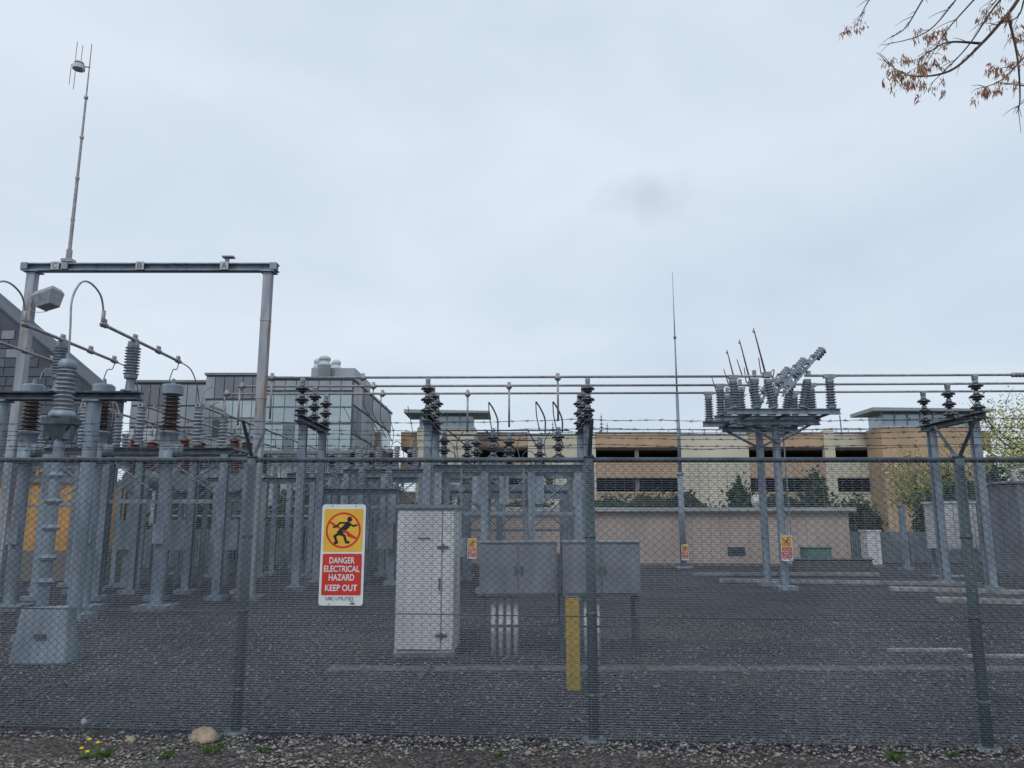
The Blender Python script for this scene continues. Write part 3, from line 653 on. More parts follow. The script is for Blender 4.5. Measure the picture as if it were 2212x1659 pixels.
# ------------------------------------------------------------------ near equipment
c=thing("equipment_cabinet","tall pale grey steel cabinet with rust marks standing on gravel","cabinet",(-1.14,10.4,0))
g=MB();g.bx(-.385,.385,.01,1.1,.05,1.9);fin(g,"cabinet_body",cab,c,bevel=.01)
g=MB();g.bx(-.42,.42,-.05,1.15,1.9,1.935);g.bx(-.40,.40,-.03,1.13,1.935,1.955);fin(g,"roof_cap",cab2,c,bevel=.006)
g=MB();g.bx(-.365,.215,-.022,.006,.10,1.87);fin(g,"door",cab,c,bevel=.006)
g=MB();g.bx(.225,.37,-.018,.006,.10,1.87);fin(g,"side_panel",cab,c,bevel=.006)
g=MB()
for z in(.28,1.4): g.bx(.15,.30,-.045,-.023,z-.012,z+.012);g.bx(.205,.235,-.05,-.024,z-.035,z+.035)
g.bx(.18,.2,-.06,-.023,.85,1.0);fin(g,"handle",steel_dark,c)
g=MB();g.bx(-.1,.06,-.028,-.0225,1.5,1.52);fin(g,"name_plate",steel_dark,c)
g=MB();g.bx(-.4,.4,0,1.12,0,.05);fin(g,"plinth",conc,c)
j=thing("junction_box","wide grey steel junction boxes raised on legs with conduits","junction box",(.625,10.3,0))
for x0,x1 in((-1.05,-.035),(.035,1.05)):
    g=MB();g.bx(x0,x1,.0,.45,.78,1.45);g.bx(x0-.01,x1+.01,-.02,.47,1.45,1.475);fin(g,"box_body",cab2,j,bevel=.008)
    g=MB();mx_=(x0+x1)/2
    g.bx(x0+.03,mx_-.006,-.018,-.002,.81,1.42);g.bx(mx_+.006,x1-.03,-.018,-.002,.81,1.42);fin(g,"door",cab2,j,bevel=.004)
    g=MB();g.bx(mx_-.05,mx_-.03,-.05,-.02,1.06,1.16);g.bx(mx_+.03,mx_+.05,-.05,-.02,1.06,1.16);fin(g,"handle",steel_dark,j)
g=MB();g.bx(-.033,.033,.02,.43,.9,1.3);fin(g,"connector",steel_dark,j)
g=MB()
for x in(-1.0,0.02,1.0):
    for y in(.06,.4): g.bx(x-.025,x+.025,y-.02,y+.02,0,.778)
g.bx(-1.0,1.0,.03,.045,.38,.41);fin(g,"leg",steel_dark,j)
for x in(-.87,-.77,-.67,-.575,.35,.5):
    g=MB();g.cyl((x,.2,0),(x,.2,.778),.033,seg=12);g.cyl((x,.2,.7),(x,.2,.76),.042,seg=12);fin(g,"conduit",pvc,j,True)
b=thing("bollard","worn mustard yellow square marker post with small bolts","bollard",(.64,8.45,0))
g=MB();g.bx(-.07,.07,-.05,.05,0,.93);fin(g,"post",yel,b,bevel=.008)
g=MB()
for z in(.15,.35,.55,.75): g.cyl((-.03,-.052,z),(-.03,-.06,z),.008,seg=8)
g.bx(-.071,.071,-.051,.051,.931,.94);fin(g,"bolt",steel_dark,b)
t=thing("cable_pit_cover","grey tapered metal cable cover standing on gravel","cover",(-5.83,10,0))
g=MB();g.add([(-.36,-.1,0),(.35,-.1,0),(.35,.2,0),(-.36,.2,0),(-.31,-.04,.66),(.28,-.04,.68),(.28,.16,.68),(-.31,.16,.66)],[(3,2,1,0),(4,5,6,7),(0,1,5,4),(1,2,6,5),(2,3,7,6),(3,0,4,7)]);fin(g,"cover_shell",steel,t,bevel=.015)
g=MB();g.bx(-.08,.06,-.105,-.085,.3,.36);fin(g,"latch",steel_dark,t)
for i in range(9):
    t=tag(fin(MB().bx(-.61,.61,-.15,.15,-.02,.012),"trench_cover",trenchm,None,bevel=.01,loc=(-1.6+1.26*i+.0,9.62+.012*(i%3)-.03*i*.1,0)),"grey concrete cable trench cover slab set in gravel","trench cover","trench covers")
    t.rotation_euler=(0,0,R(random.uniform(-.8,.8)))
for (x,y,z,l) in((5.6,10.9,.02,1.0),(6.3,10.4,.02,.9)):
    t=tag(fin(MB().bx(-l/2,l/2,-.05,.05,0,.035),"plank",plankm,None,bevel=.004,loc=(x,y,0)),"pale weathered plank lying on gravel","plank","planks")
for (x,y,l,rz) in((9.5,22.5,7,-.18),(12,19.5,5,-.3),(9,26,6,-.05),(11.2,16.8,4,-.32)):
    t=tag(fin(MB().bx(-l/2,l/2,-.10,.10,0,.12),"concrete_kerb",kerbm,None,bevel=.02,loc=(x,y,0)),"low concrete kerb edging the gravel yard","kerb","yard kerbs");t.rotation_euler=(0,0,rz)

# ------------------------------------------------------------------ service building and things around
pb=thing("service_building","low beige pink rendered service building with flat grey roof","building",(0,31.9,0))
g=MB();g.bx(-4,13.75,0,6,0,2.2);fin(g,"wall",pink,pb)
g=MB();g.bx(-4.2,14.0,-.25,6.2,2.2,2.36);fin(g,"roof",roofm,pb)
g=MB();g.bx(-4.05,13.8,-.03,-.002,0,.12);fin(g,"plinth",conc,pb)
g=MB();g.bx(8.75,9.45,-.04,-.003,.45,.78)
for i in range(4): g.bx(8.8,9.4,-.07,-.04,.5+.07*i,.53+.07*i)
fin(g,"vent_louvre",steel_dark,pb)
g=MB();g.lathe((10.1,.3,2.6),[(.02,.0),(.12,.03),(.22,.1),(.26,.18)],16,axis=(0,-1,.15));g.cyl((10.1,.35,2.36),(10.1,.35,2.6),.03,seg=8);fin(g,"satellite_dish",cab,pb,True)
def cabx(name,label,cat,loc,w_,d_,h_,m,fins=False):
    t=thing(name,label,cat,loc)
    g=MB();g.bx(-w_/2,w_/2,0,d_,.08,h_);fin(g,"cabinet_body",m,t,bevel=.02)
    g=MB();g.bx(-w_/2-.04,w_/2+.04,-.04,d_+.04,h_,h_+.05);g.bx(-w_/2+.03,-.01,-.02,-.002,.12,h_-.05);g.bx(.01,w_/2-.03,-.02,-.002,.12,h_-.05);fin(g,"door",m,t)
    g=MB();g.bx(-w_/2-.06,w_/2+.06,-.06,d_+.06,0,.08);fin(g,"plinth",conc,t);return t
greenb=mat("green_paint",(.10,.19,.16),(.07,.14,.12),.6)
cabx("utility_box","green utility box beside the pink wall","utility box",(11.7,30.0,0),1.0,.6,.78,greenb)
cabx("equipment_cabinet","white equipment cabinet at end of pink building","cabinet",(14.3,31,0),.55,.6,1.4,pvc)
t=tag(fin(MB().bx(-1.4,1.4,0,.2,0,.42).bx(-1.45,1.45,-.03,.23,.42,.47),"retaining_wall",mat("dark_concrete",(.12,.12,.125),(.07,.07,.075),.9),None,loc=(11.5,28.2,0)),"low dark concrete wall before the pink building","wall")
t=tag(fin(MB().bx(-.09,.09,-.09,.09,0,2.35).bx(-.13,.13,-.13,.13,2.35,2.4).bx(-.2,.2,-.2,.2,0,.1),"steel_post",steel,None,loc=(14.75,29.5,0)),"lone grey square steel post in gravel","post")
def bfence(loc,L_,h_,label):
    t=thing("boundary_fence",label,"fence",loc,"boundary fences")
    g=MB();n=int(L_/2.5)
    for i in range(n+1): x=-L_/2+L_*i/n;g.bx(x-.04,x+.04,-.04,.04,0,h_+.05)
    fin(g,"post",post_m,t)
    g=MB();x=-L_/2
    while x<L_/2: g.bx(x,x+.075,-.012,.012,.06,h_);x+=.1
    g.bx(-L_/2,L_/2,.013,.04,.25,.3);g.bx(-L_/2,L_/2,.013,.04,h_-.3,h_-.25);fin(g,"slats",post_m,t)
bfence((20,34,0),11,1.35,"dark slatted metal boundary fence by shrubs")
bfence((-13,31,0),18,1.5,"dark slatted metal boundary fence behind switchgear")
pt=thing("power_transformer","large grey power transformer with radiator fins and bushings","transformer",(15.4,21.5,0))
g=MB();g.bx(-1.4,1.6,0,1.8,.35,2.8);g.bx(-1.5,1.7,-.1,1.9,2.8,2.88);g.bx(-1.2,-.4,-.3,-.02,.9,1.9);fin(g,"tank",cab2,pt,bevel=.03)
g=MB()
for i in range(9): x=-.25+.2*i;g.bx(x-.02,x+.02,-.5,-.01,.7,2.4)
g.cyl((-.3,-.25,2.45),(1.4,-.25,2.45),.06,seg=10);g.cyl((-.3,-.25,.65),(1.4,-.25,.65),.06,seg=10);fin(g,"radiator_fins",cab,pt)
g=MB();g.tube([(-1.2,.3,2.9),(-1.2,.3,3.15),(-.8,.3,3.2),(.5,.4,3.2)],.05,8);g.bx(-.9,-.3,.1,.6,2.88,3.05);g.bx(.2,.5,.2,.5,2.88,3.1);fin(g,"pipework",cab,pt)
g=MB();g.bx(-1.6,1.8,-.6,2,0,.35);fin(g,"plinth",conc,pt)
t=thing("yard_transformer","pale grey transformer cabinet raised on steel legs","transformer",(14.3,25,0))
g=MB();g.bx(-.6,.6,0,.9,.9,2.35);g.bx(-.66,.66,-.06,.96,2.35,2.42);g.bx(-.55,-.02,-.02,-.002,.95,2.3);g.bx(.02,.55,-.02,-.002,.95,2.3);fin(g,"tank",cab,t)
g=MB()
for x in(-.5,.5):
    for y in(.1,.8): g.bx(x-.05,x+.05,y-.05,y+.05,0,.9)
g.bx(-.75,.75,-.1,1,.0,.06);fin(g,"leg",steel,t)
t=thing("equipment_shed","orange painted site shed with ladder hoop on its roof","shed",(-14.6,24,0))
g=MB();g.bx(-1.25,1.4,0,2.5,.9,2.95);fin(g,"wall",orange,t)
g=MB();g.bx(-1.3,1.45,-.05,2.6,0,.9);fin(g,"base_wall",slab,t)
g=MB();g.bx(-1.3,1.45,-.1,2.6,2.95,3.08);fin(g,"roof",coping,t)
g=MB();g.tube([(-.2,.1,3.05),(-.2,.1,3.8),(-.15,.1,4.0),(.1,.1,4.0),(.15,.1,3.8),(.15,.1,3.05)],.04,8,sub=4)
for z in(3.3,3.55,3.8): g.cyl((-.2,.1,z),(.15,.1,z),.025,seg=6)
fin(g,"ladder_hoop",yel,t,True)

# ------------------------------------------------------------------ parking structure
pk=thing("parking_structure","three level cream and orange parking structure with open decks","building",(0,80,0))
x0,x1=-11.7,50
g=MB()
for za,zb in((0,.3),(3.3,3.6),(6.5,6.8),(9.3,9.6)): g.bx(x0+.1,x1-.1,.6,28,za,zb)
fin(g,"deck",slab,pk)
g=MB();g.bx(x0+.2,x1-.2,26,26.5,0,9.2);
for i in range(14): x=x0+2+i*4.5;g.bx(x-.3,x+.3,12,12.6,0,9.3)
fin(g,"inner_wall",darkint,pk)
openz=[(-11.6,-4.7,orangew),(-4.7,1.65,orangew),(8.7,17.4,orangew),(24.6,32.5,orangew),(33.6,37.6,cream),(38.8,50,orangew)]
for a,b_,m_ in openz:
    for za,zb in((9.55,10.95),(6.4,8.25),(3.3,4.95)):
        g=MB();g.bx(a+.01,b_-.01,0,.4,za,zb);g.bx(a+.01,b_-.01,-.08,.0,zb-.18,zb-.02);fin(g,"spandrel",m_,pk)
    g=MB();n_=max(1,int((b_-a)/4.3))
    for q in range(1,n_): x=a+(b_-a)*q/n_;g.bx(x-.2,x+.2,.41,.9,0,9.5)
    if n_>1: fin(g,"column",slab,pk)
for a,b_ in((1.65,8.7),(17.4,24.6),(32.5,33.6),(37.6,38.8),(-5.0,-4.6)):
    g=MB();y_=-.15 if b_-a>.9 else -.2
    g.bx(a,b_,y_,.5,0,10.8 if b_-a>2 else 11.3)
    if b_-a>2:
        for z in(3.4,6.5,9.4): g.bx(a+.05,b_-.05,y_-.03,y_-.001,z,z+.1)
    fin(g,"wall_pier",cream,pk)
g=MB()
for a,b_,m_ in openz: g.bx(a,b_,-.1,.5,10.96,11.12)
for a,b_ in((1.65,8.7),(17.4,24.6)): g.bx(a-.05,b_+.05,-.25,.55,10.81,10.95)
fin(g,"coping",coping,pk)
g=MB();
for i in range(26): x=17+i*1.3;g.bx(x-.03,x+.03,3,3.06,11.1,11.75)
g.bx(8.5,50,3,3.06,11.72,11.8);g.bx(8.5,50,3,3.06,11.4,11.45);fin(g,"railing",coping,pk)
roofg=mat("roof_green_grey",(.30,.35,.35),(.23,.28,.28),.6)
def tower(x0,x1,zb,zt,mb_,label):
    t=thing("stair_tower",label,"building",(0,76.5,0),"stair towers")
    g=MB();g.bx(x0,x1,0,3.3,0,zb);fin(g,"wall",mb_,t)
    g=MB();g.bx(x0+.3,x1-.3,.2,3.2,zb+.01,zt);fin(g,"window",glass_l,t)
    g=MB();n_=int((x1-x0)/1.3)
    for i in range(n_+1): x=x0+.3+(x1-x0-.6)*i/n_;g.bx(x-.07,x+.07,.1,.19,zb,zt)
    g.bx(x0+.2,x1-.2,.08,.18,(zb+zt)/2-.05,(zb+zt)/2+.05);g.bx(x0+.1,x1-.1,-.05,.3,zb-.02,zb+.12);fin(g,"window_frame",panel_l,t)
    g=MB();g.poly([(x0-1.2,zt),(x1+1.4,zt+.0),(x1+1.4,zt+.2),(x0-1.2,zt+.35)],-1.2,4);fin(g,"roof",roofg,t)
tower(36.9,46.5,11.2,12.7,orangew,"orange stair tower with glazed top and overhanging flat roof")
tower(-9.5,-3.6,11.1,12.5,cream,"cream stair tower with glazed top and overhanging flat roof")
# ------------------------------------------------------------------ glass building
gb=thing("office_building","grey metal and glass office block with rooftop vents","building",(0,60,0))
X0,X1=-30.2,-12.7
g=MB();g.bx(X0,-24.3,.3,20,0,12.75);g.bx(-24.3,-19.8,.1,20,0,13.3);g.bx(-19.8,X1,.3,20,0,13.0);fin(g,"wall",panel_d,gb)
g=MB();g.bx(X0-.15,-24.35,.1,20.1,12.76,12.95);g.bx(-24.4,-19.75,-.1,20.1,13.31,13.5);g.bx(-19.7,X1+.15,.1,20.15,13.01,13.2);fin(g,"coping",coping,gb)
pm=[panel_m,panel_d,panel_l,glass_l,glass_d]
def panels(xa,xb,rows,yf,step,side=False):
    buckets={};n_=max(1,round((xb-xa)/step));step=(xb-xa)/n_
    for (za,zb,wt) in rows:
        m_=pm[0];run=0
        for i in range(n_):
            x=xa+i*step
            if run<=0: m_=random.choices(pm,wt)[0];run=random.choice((1,2,3,4))
            run-=1;dpt=.12 if m_ in pm[:3] else .06
            gg=buckets.setdefault((m_.name,za),(MB(),m_))[0]
            if side: gg.bx(yf,yf+dpt,x+.03,x+step-.03,za+.04,zb-.04)
            else: gg.bx(x+.03,x+step-.03,yf-dpt,yf,za+.04,zb-.04)
    for k,(gg,m_) in buckets.items(): fin(gg,"window" if "glass" in k[0] else "cladding_panel",m_,gb)
panels(X0,-24.3,[(10.9,12.6,(6,1,0,0,0)),(9.2,10.85,(5,0,0,1,1)),(7.4,9.1,(1,0,1,3,1)),(4.5,7.3,(0,0,3,5,0)),(1,4.4,(1,0,2,5,2))],.3,.75)
panels(-24.3,-19.8,[(11.4,13.2,(6,1,0,0,0)),(9.9,11.3,(2,0,0,4,1)),(8.4,9.8,(2,0,1,4,1)),(6,8.3,(0,0,2,6,1)),(1,5.9,(2,0,1,4,2))],.1,.75)
panels(-19.8,X1,[(12.1,12.95,(5,1,0,0,0)),(10.8,12.0,(0,0,0,6,2)),(9.5,10.75,(0,0,0,6,2)),(7.3,9.4,(2,0,1,5,1)),(5,7.2,(0,0,3,4,1)),(1,4.9,(1,0,2,3,2))],.3,.88)
panels(.5,19.5,[(11,12.9,(5,1,0,0,0)),(8.7,10.9,(3,1,0,2,1)),(6,8.6,(3,1,0,2,1)),(2,5.9,(3,2,0,1,2))],X1+.002,1.6,side=True)
g=MB();g.bx(-16.5,-12.9,2,9,13.2,14.3);g.bx(-20.5,-18.2,3,8,13.2,13.8);g.bx(-28,-25,4,9,12.95,13.4);fin(g,"roof_plant",panel_m,gb)
for x,y,r in((-15.0,1.5,.5),(-14.4,3.0,.4),(-15.9,2.6,.28)):
    x-=.3
    g=MB();g.lathe((x,y,13.2),[(r,0),(r,1.1),(r*1.15,1.15),(r*1.15,1.35),(r*.85,1.4),(r*.85,1.6),(r,1.65),(r*.95,1.85),(r*.5,2.0)],16);fin(g,"roof_vent",panel_l,gb,True)
g=MB();g.bx(-29.6,-10.5,-1.0,.0,7.0,7.2);g.bx(-29.6,-24,-.9,-.85,7.2,7.9);fin(g,"canopy",coping,gb)
db=thing("panelled_building","dark zinc clad building with steep sloping roofline","building",(0,45,0))
g=MB();g.poly([(-24.5,0),(-24.5,9.3),(-36,18.5),(-46,14),(-46,0)],0,3);fin(g,"wall",zinc,db)
bk={};z=1.2;r_=0
while z<17:
    x=-44+(r_%3)*.4
    while x<-24.8:
        w_=random.choice((.5,.8,1.2));
        if z+.55<9.3+(-24.5-x-w_)*.8-.25 and x+w_<-24.6:
            k=random.choices((0,1,2),(3,6,1))[0]
            bk.setdefault(k,MB()).bx(x+.02,x+w_-.02,-.05-.01*k,-.001,z+.02,z+.53)
        x+=w_
    z+=.57;r_+=1
for k,gg in bk.items(): fin(gg,"cladding_panel",(mat("slate_panel",(.13,.155,.19),(.095,.115,.145),.6),mat("slate_panel_dark",(.088,.105,.135),(.066,.08,.103),.6),mat("slate_panel_light",(.25,.28,.32),(.2,.225,.26),.6))[k],db)
g=MB();g.add([(-24.4,-.1,9.22),(-24.4,3.1,9.22),(-36.0,3.1,18.5),(-36,-.1,18.5),(-24.4,-.1,9.37),(-24.4,3.1,9.37),(-36,3.1,18.65),(-36,-.1,18.65)],[(0,1,2,3),(7,6,5,4),(0,4,5,1),(3,2,6,7),(0,3,7,4),(1,5,6,2)]);fin(g,"roof",zinc,db)

# ------------------------------------------------------------------ vegetation
def foliage(c,rad,n,size,m,clumps=30,parent=None,name="crown",spread=.45,cone=0):
    g=MB();C=[]
    for _ in range(clumps):
        v=Vector((random.gauss(0,1),random.gauss(0,1),random.gauss(0,1))).normalized()*random.uniform(.35,1)
        if cone: k=1-.42*(v.z+1);v.x*=k;v.y*=k
        C.append((Vector((c[0]+v.x*rad[0],c[1]+v.y*rad[1],c[2]+v.z*rad[2])),random.uniform(.18,.42)))
    for _ in range(n):
        p,k=random.choice(C);v=Vector((random.gauss(0,1),random.gauss(0,1),random.gauss(0,.8)))*k*spread
        q=p+Vector((v.x*rad[0],v.y*rad[1],v.z*rad[2]))
        if q.z<.03:q.z=random.uniform(.03,.4)
        a=Vector((random.gauss(0,1),random.gauss(0,1),random.gauss(0,1))).normalized();u=a.orthogonal().normalized();w_=a.cross(u);s=size*random.uniform(.5,1.3)
        g.add([q-u*s,q+w_*s*.5,q+u*s,q-w_*s*.5],[(0,1,2,3)])
    return fin(g,name,m,parent)
def bush(loc,rad,n,label,size=.15,cone=0):
    t=thing("shrub",label,"shrub",loc,"evergreen shrubs")
    foliage((0,0,rad[2]*.85),rad,n,size,leafy,60,t,name="foliage",spread=.5,cone=cone)
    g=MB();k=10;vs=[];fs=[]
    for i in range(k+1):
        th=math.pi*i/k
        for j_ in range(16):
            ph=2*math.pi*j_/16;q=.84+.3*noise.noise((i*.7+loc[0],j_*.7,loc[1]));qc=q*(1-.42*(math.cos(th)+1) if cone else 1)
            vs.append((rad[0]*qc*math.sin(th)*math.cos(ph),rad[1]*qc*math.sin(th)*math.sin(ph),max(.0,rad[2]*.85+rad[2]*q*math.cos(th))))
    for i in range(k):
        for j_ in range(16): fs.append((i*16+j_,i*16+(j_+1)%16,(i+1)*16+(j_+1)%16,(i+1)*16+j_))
    g.add(vs,fs);fin(g,"shade_core",leafi,t,True)  # opaque blob inside the foliage, coloured dark as the shrub's inner shade
D_="dense dark green rounded evergreen shrub behind the yard";C_="conical dark green evergreen shrub behind the yard"
for loc,rad,n,cn in(((5.6,45,0),(2.3,2,1.75),3000,0),((8.0,45.5,0),(2.0,2,1.85),2800,0),((10.2,46,0),(1.8,2,1.95),2500,0),((12.9,44,0),(1.7,1.6,2.5),2600,1),((15.2,44.5,0),(1.6,1.8,1.9),2500,0),((17.2,44,0),(1.8,1.8,2.5),2600,1),((19.0,43,0),(1.4,1.6,1.6),2000,0),
                 ((23,40,0),(2.2,2,2.1),3200,0),((25.6,41,0),(1.9,2,2.7),2800,1),((20.9,37.5,0),(1.5,1.5,1.8),2500,0),((28,40,0),(2.2,2,2.0),2500,0),
                 ((-16.5,40,0),(2.0,1.6,2.2),2000,0),((-11,42,0),(2.4,1.6,2.1),2200,0),((-22,40,0),(3,1.6,2.0),2000,0),((-5,44,0),(3,1.6,1.7),2000,0),((1,45,0),(2.6,1.6,1.7),2000,0),((-25,36,0),(3,1.6,1.9),2000,0)):
    bush(loc,rad,n,C_ if cn else D_,cone=cn)
def limbs(g,base,h,r,spread,n,up=.6):
    g.tube([base,base+Vector((.1,0,h*.3)),base+Vector((0,.1,h*.6))],r,8,r*.6)
    for i in range(n):
        a=2*math.pi*i/n+random.uniform(-.3,.3);s=base+Vector((0,0,h*random.uniform(.25,.6)))
        m_=s+Vector((math.cos(a)*spread*.45,math.sin(a)*spread*.45,h*.22*up));e=s+Vector((math.cos(a)*spread*random.uniform(.7,1),math.sin(a)*spread*.9,h*random.uniform(.25,.5)))
        g.tube([s,m_,e],r*.35,5,r*.06)
        for q in range(4):
            p=m_.lerp(e,random.random());e2=p+Vector((random.uniform(-1,1),random.uniform(-1,1),random.uniform(.2,1.2)))*spread*.3;g.tube([p,(p+e2)/2+Vector((0,0,.1)),e2],r*.12,4,r*.03)
for loc,sp,h in(((28.8,42,0),3.9,8.8),((33,45,0),3.8,9),((24.8,46,0),2.3,6.2)):
    t=thing("tree","spring tree with sparse yellow green young leaves","tree",loc,"yellow green trees")
    g=MB();limbs(g,Vector((0,0,0)),h,.2,sp,11);fin(g,"trunk",bark,t)
    foliage((0,0,h*.64),(sp,sp,h*.33),9000,.085,leafyel,75,t,spread=.6)
for x,y,h in((13.8,118,18.5),(6.4,120,17.6),(15.2,122,17.6)):
    t=thing("conifer_tree","distant dark conifer rising above the roofline","tree",(x,y,0),"distant conifers")
    g=MB();g.cyl((0,0,0),(0,0,h),.25,.03,seg=8);fin(g,"trunk",bark,t)
    g=MB()
    for k in range(26):
        z=h*.25+h*.75*k/26;r=(h-z)*.17+.15
        for q in range(9):
            a=random.uniform(0,6.3);rr=r*random.uniform(.6,1.15);e=Vector((math.cos(a)*rr,math.sin(a)*rr,z-.35*rr));s=Vector((-math.sin(a),math.cos(a),0))*.25*rr
            g.add([Vector((0,0,z+.15)),e*.6+Vector((0,0,z*.4))+s,e,e*.6+Vector((0,0,z*.4))-s],[(0,1,2,3)])
    fin(g,"crown",conif,t)
tr=thing("tree","bare branched tree with reddish spring buds overhanging the fence","tree",(0,0,0))
g=MB();g.tube([(6.3,4.9,0),(6.25,4.95,1.8),(6.1,5,3.4),(5.7,5,4.6),(5.2,5,5.6),(4.9,5,6.8)],.16,12,.07)
BR=[[(5.3,5,5.4),(4.6,5.0,5.75),(3.95,5,5.72),(3.59,5,5.33),(3.39,5.02,5.11),(3.125,5,4.88),(2.83,4.98,4.83),(2.66,4.98,4.94)],
[(5.0,5,6.4),(4.3,5.1,6.3),(3.79,5.1,5.9),(3.34,5.1,5.43),(3.16,5.08,5.22),(2.99,5.05,4.96)],
[(4.3,5.1,6.3),(3.8,5.2,6.0),(3.42,5.15,5.67),(3.09,5.15,5.3),(2.71,5.1,5.15)],
[(3.8,5.2,6.0),(3.4,5.3,5.95),(3.16,5.25,5.67),(2.96,5.2,5.37),(2.83,5.2,5.28)],
[(3.4,5.3,5.95),(3.0,5.2,5.8),(2.73,5.2,5.63),(2.59,5.2,5.39)],
[(5.6,5,4.8),(4.6,4.9,5.2),(4.02,4.9,5.22),(3.66,4.9,4.98),(3.42,4.9,4.75),(3.24,4.9,4.68)],
[(4.6,4.9,5.0),(3.92,4.95,4.66),(3.62,4.95,4.73),(3.42,4.95,4.76)],
[(4.5,4.9,5.0),(3.89,4.8,4.81),(3.62,4.8,4.62),(3.42,4.8,4.48)],
[(4.4,5,5.7),(3.82,5.0,5.56),(3.66,5,5.31),(3.46,5,5.24)],
[(5.4,5,4.9),(4.6,4.85,4.5),(4.0,4.85,4.28),(3.55,4.85,4.18)],
[(3.59,5,5.33),(3.62,5,5.0),(3.60,5,4.66),(3.56,5,4.55)],[(4.1,5.1,6.1),(3.72,5.1,5.67),(3.5,5.1,5.41)],[(3.39,5.02,5.11),(3.15,5.02,5.12),(3.0,5.02,5.04)],[(3.9,5,5.7),(3.6,5.05,5.5),(3.3,5.05,5.1),(3.0,5.05,4.8)]]
for B in BR:
    L0=len(B);g.tube(B,.022 if L0>6 else .011,6,.002)
    for q in range(10):
        k=random.randrange(max(0,L0-4),L0-1);p=Vector(B[k]).lerp(Vector(B[k+1]),random.random());d=(Vector(B[k+1])-Vector(B[k])).normalized()
        e=p+(d+Vector((random.uniform(-.6,.6),random.uniform(-.6,.6),random.uniform(-.7,.5)))).normalized()*random.uniform(.06,.2);g.tube([p,p.lerp(e,.5)+Vector((0,0,.008)),e],.0032,4,.0012)
fin(g,"trunk",bark,tr)
g=MB()
CL=[(2.59,5.2,5.37,1),(3.07,5.12,5.22,1.3),(2.99,5.08,5.05,1.4),(2.68,4.98,4.90,1.1),(2.78,4.98,4.78,1.3),(2.97,5,4.78,1.5),(2.94,5.05,4.92,1),(3.36,4.9,4.76,1.3),(3.42,4.92,4.68,1),(3.57,5,5.28,1),(3.5,5.1,5.38,1.2),(3.64,5,5.16,1),(3.60,5,4.98,1),(3.27,4.9,4.67,1),(2.86,5,4.8,1.2),(3.12,5.1,5.27,1),(3.0,5.06,4.98,1.2),(2.72,4.98,4.84,1)]
for x,y,z,k in CL:
    for sub in range(7):
        c0=Vector((x,y,z))+Vector((random.gauss(0,.038),random.gauss(0,.045),random.gauss(.01,.022)))*k
        dr=Vector((random.gauss(-.05,.3),random.gauss(0,.3),-1)).normalized()
        for q in range(int(12*k)):
            d=(dr+Vector((random.gauss(0,.42),random.gauss(0,.42),random.gauss(0,.35)))).normalized();s=d.orthogonal().normalized();s.rotate(Matrix.Rotation(random.uniform(0,6),3,d))
            p=c0+Vector((random.gauss(0,.012),random.gauss(0,.012),random.gauss(0,.012)))
            l=random.uniform(.016,.05);w_=l*random.uniform(.07,.17);m1=p+d*l*.5+Vector((0,0,-l*.04));e=p+d*l+Vector((0,0,-l*.25));g.add([p,m1+s*w_,e,m1-s*w_],[(0,1,2,3)])
fin(g,"crown",bloom,tr)

def boulder(loc,r,m,label,name="rock"):
    g=MB();k=10;vs=[];fs=[]
    for i in range(k+1):
        th=math.pi*i/k
        for j_ in range(14):
            ph=2*math.pi*j_/14;v=Vector((math.sin(th)*math.cos(ph),math.sin(th)*math.sin(ph),math.cos(th)));q=r*(1+.45*noise.noise(v*1.7+Vector((loc[0],0,3))));vs.append((v.x*q*1.2,v.y*q,v.z*q*.7+r*.3))
    for i in range(k):
        for j_ in range(14): fs.append((i*14+j_,(i+1)*14+j_,(i+1)*14+(j_+1)%14,i*14+(j_+1)%14))
    g.add(vs,fs);return tag(fin(g,name,m,None,True,loc=loc),label,"rock","loose rocks")
boulder((-2.44,6.48,.02),.095,rock,"rounded tan stone lying at the fence foot")
boulder((-3.0,6.45,.02),.035,rock,"small brown stone at the fence foot")
boulder((.12,6.1,.02),.022,plankm,"small pale stone on dark soil")
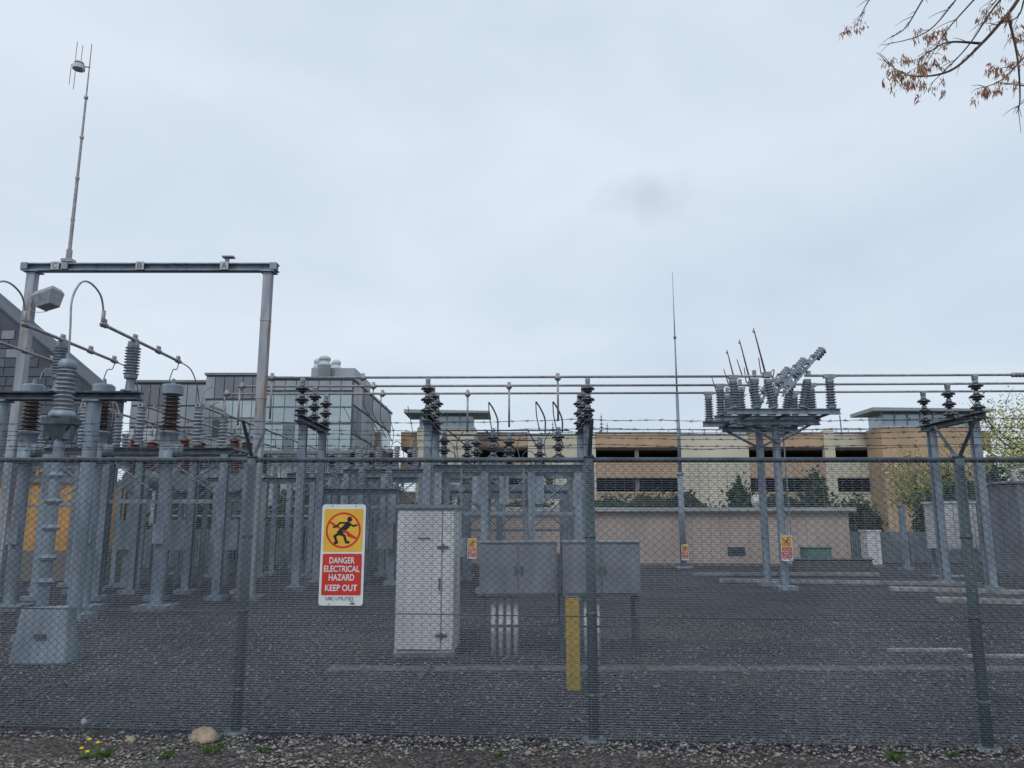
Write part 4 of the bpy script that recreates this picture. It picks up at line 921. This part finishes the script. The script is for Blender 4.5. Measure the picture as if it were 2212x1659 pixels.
for (x,y,s) in((-2.95,5.98,1),(-2.5,5.95,.8),(-2.2,6.05,1.1),(-1.85,6.1,.7),(2.75,5.9,1),(-.1,6.0,.5),(3.2,6.0,.6)):
    g=MB()
    for q in range(26):
        a=random.uniform(0,6.3);r=random.uniform(0,.03)*s;l=random.uniform(.04,.1)*s;b0=Vector((math.cos(a)*r,math.sin(a)*r,0));d=Vector((math.cos(a)*.7,math.sin(a)*.7,1)).normalized();sd=Vector((-math.sin(a),math.cos(a),0))*.003
        g.add([b0-sd,b0+sd,b0+d*l*.6+sd,b0+d*l+Vector((math.cos(a),math.sin(a),-.3))*l*.3,b0+d*l*.6-sd],[(0,1,2,3,4)])
    tag(fin(g,"grass_tuft",grassm,None,loc=(x,y,.03)),"small tuft of green grass growing in the verge","grass","grass tufts")
dn=thing("dandelion","flowering dandelion with yellow heads in the verge","flower",(-3.08,5.98,.03))
dy=mat("dandelion_yellow",(.75,.6,.02),(.65,.45,.02),.7);g=MB();g2=MB()
for x,y,h in((0,0,.12),(.05,.03,.09),(-.03,-.04,.07),(.02,-.05,.05)):
    g2.cyl((x*.4,y*.4,0),(x,y,h),.003,seg=5);g.lathe((x,y,h),[(.004,-.008),(.014,0),(.016,.006),(.01,.011)],10)
for q in range(9):
    a=q*.7;d=Vector((math.cos(a),math.sin(a),.35));sd=Vector((-math.sin(a),math.cos(a),0))*.012;g2.add([(0,0,0),d*.05+sd,d*.1,d*.05-sd],[(0,1,2,3)])
fin(g,"flower_head",dy,dn,True);fin(g2,"leaves",grassm,dn)
dp=thing("dandelion","dandelion seed head puff by the fence","flower",(-3.38,6.45,.02))
g=MB();g.cyl((0,0,0),(0,0,.14),.003,seg=5);fin(g,"stem",grassm,dp)
g=MB()
for q in range(160):
    v=Vector((random.gauss(0,1),random.gauss(0,1),random.gauss(0,1))).normalized()*.022;g.cyl(Vector((0,0,.145)),Vector((0,0,.145))+v,.0004,.0012,seg=3,caps=False)
fin(g,"flower_head",pvc,dp)
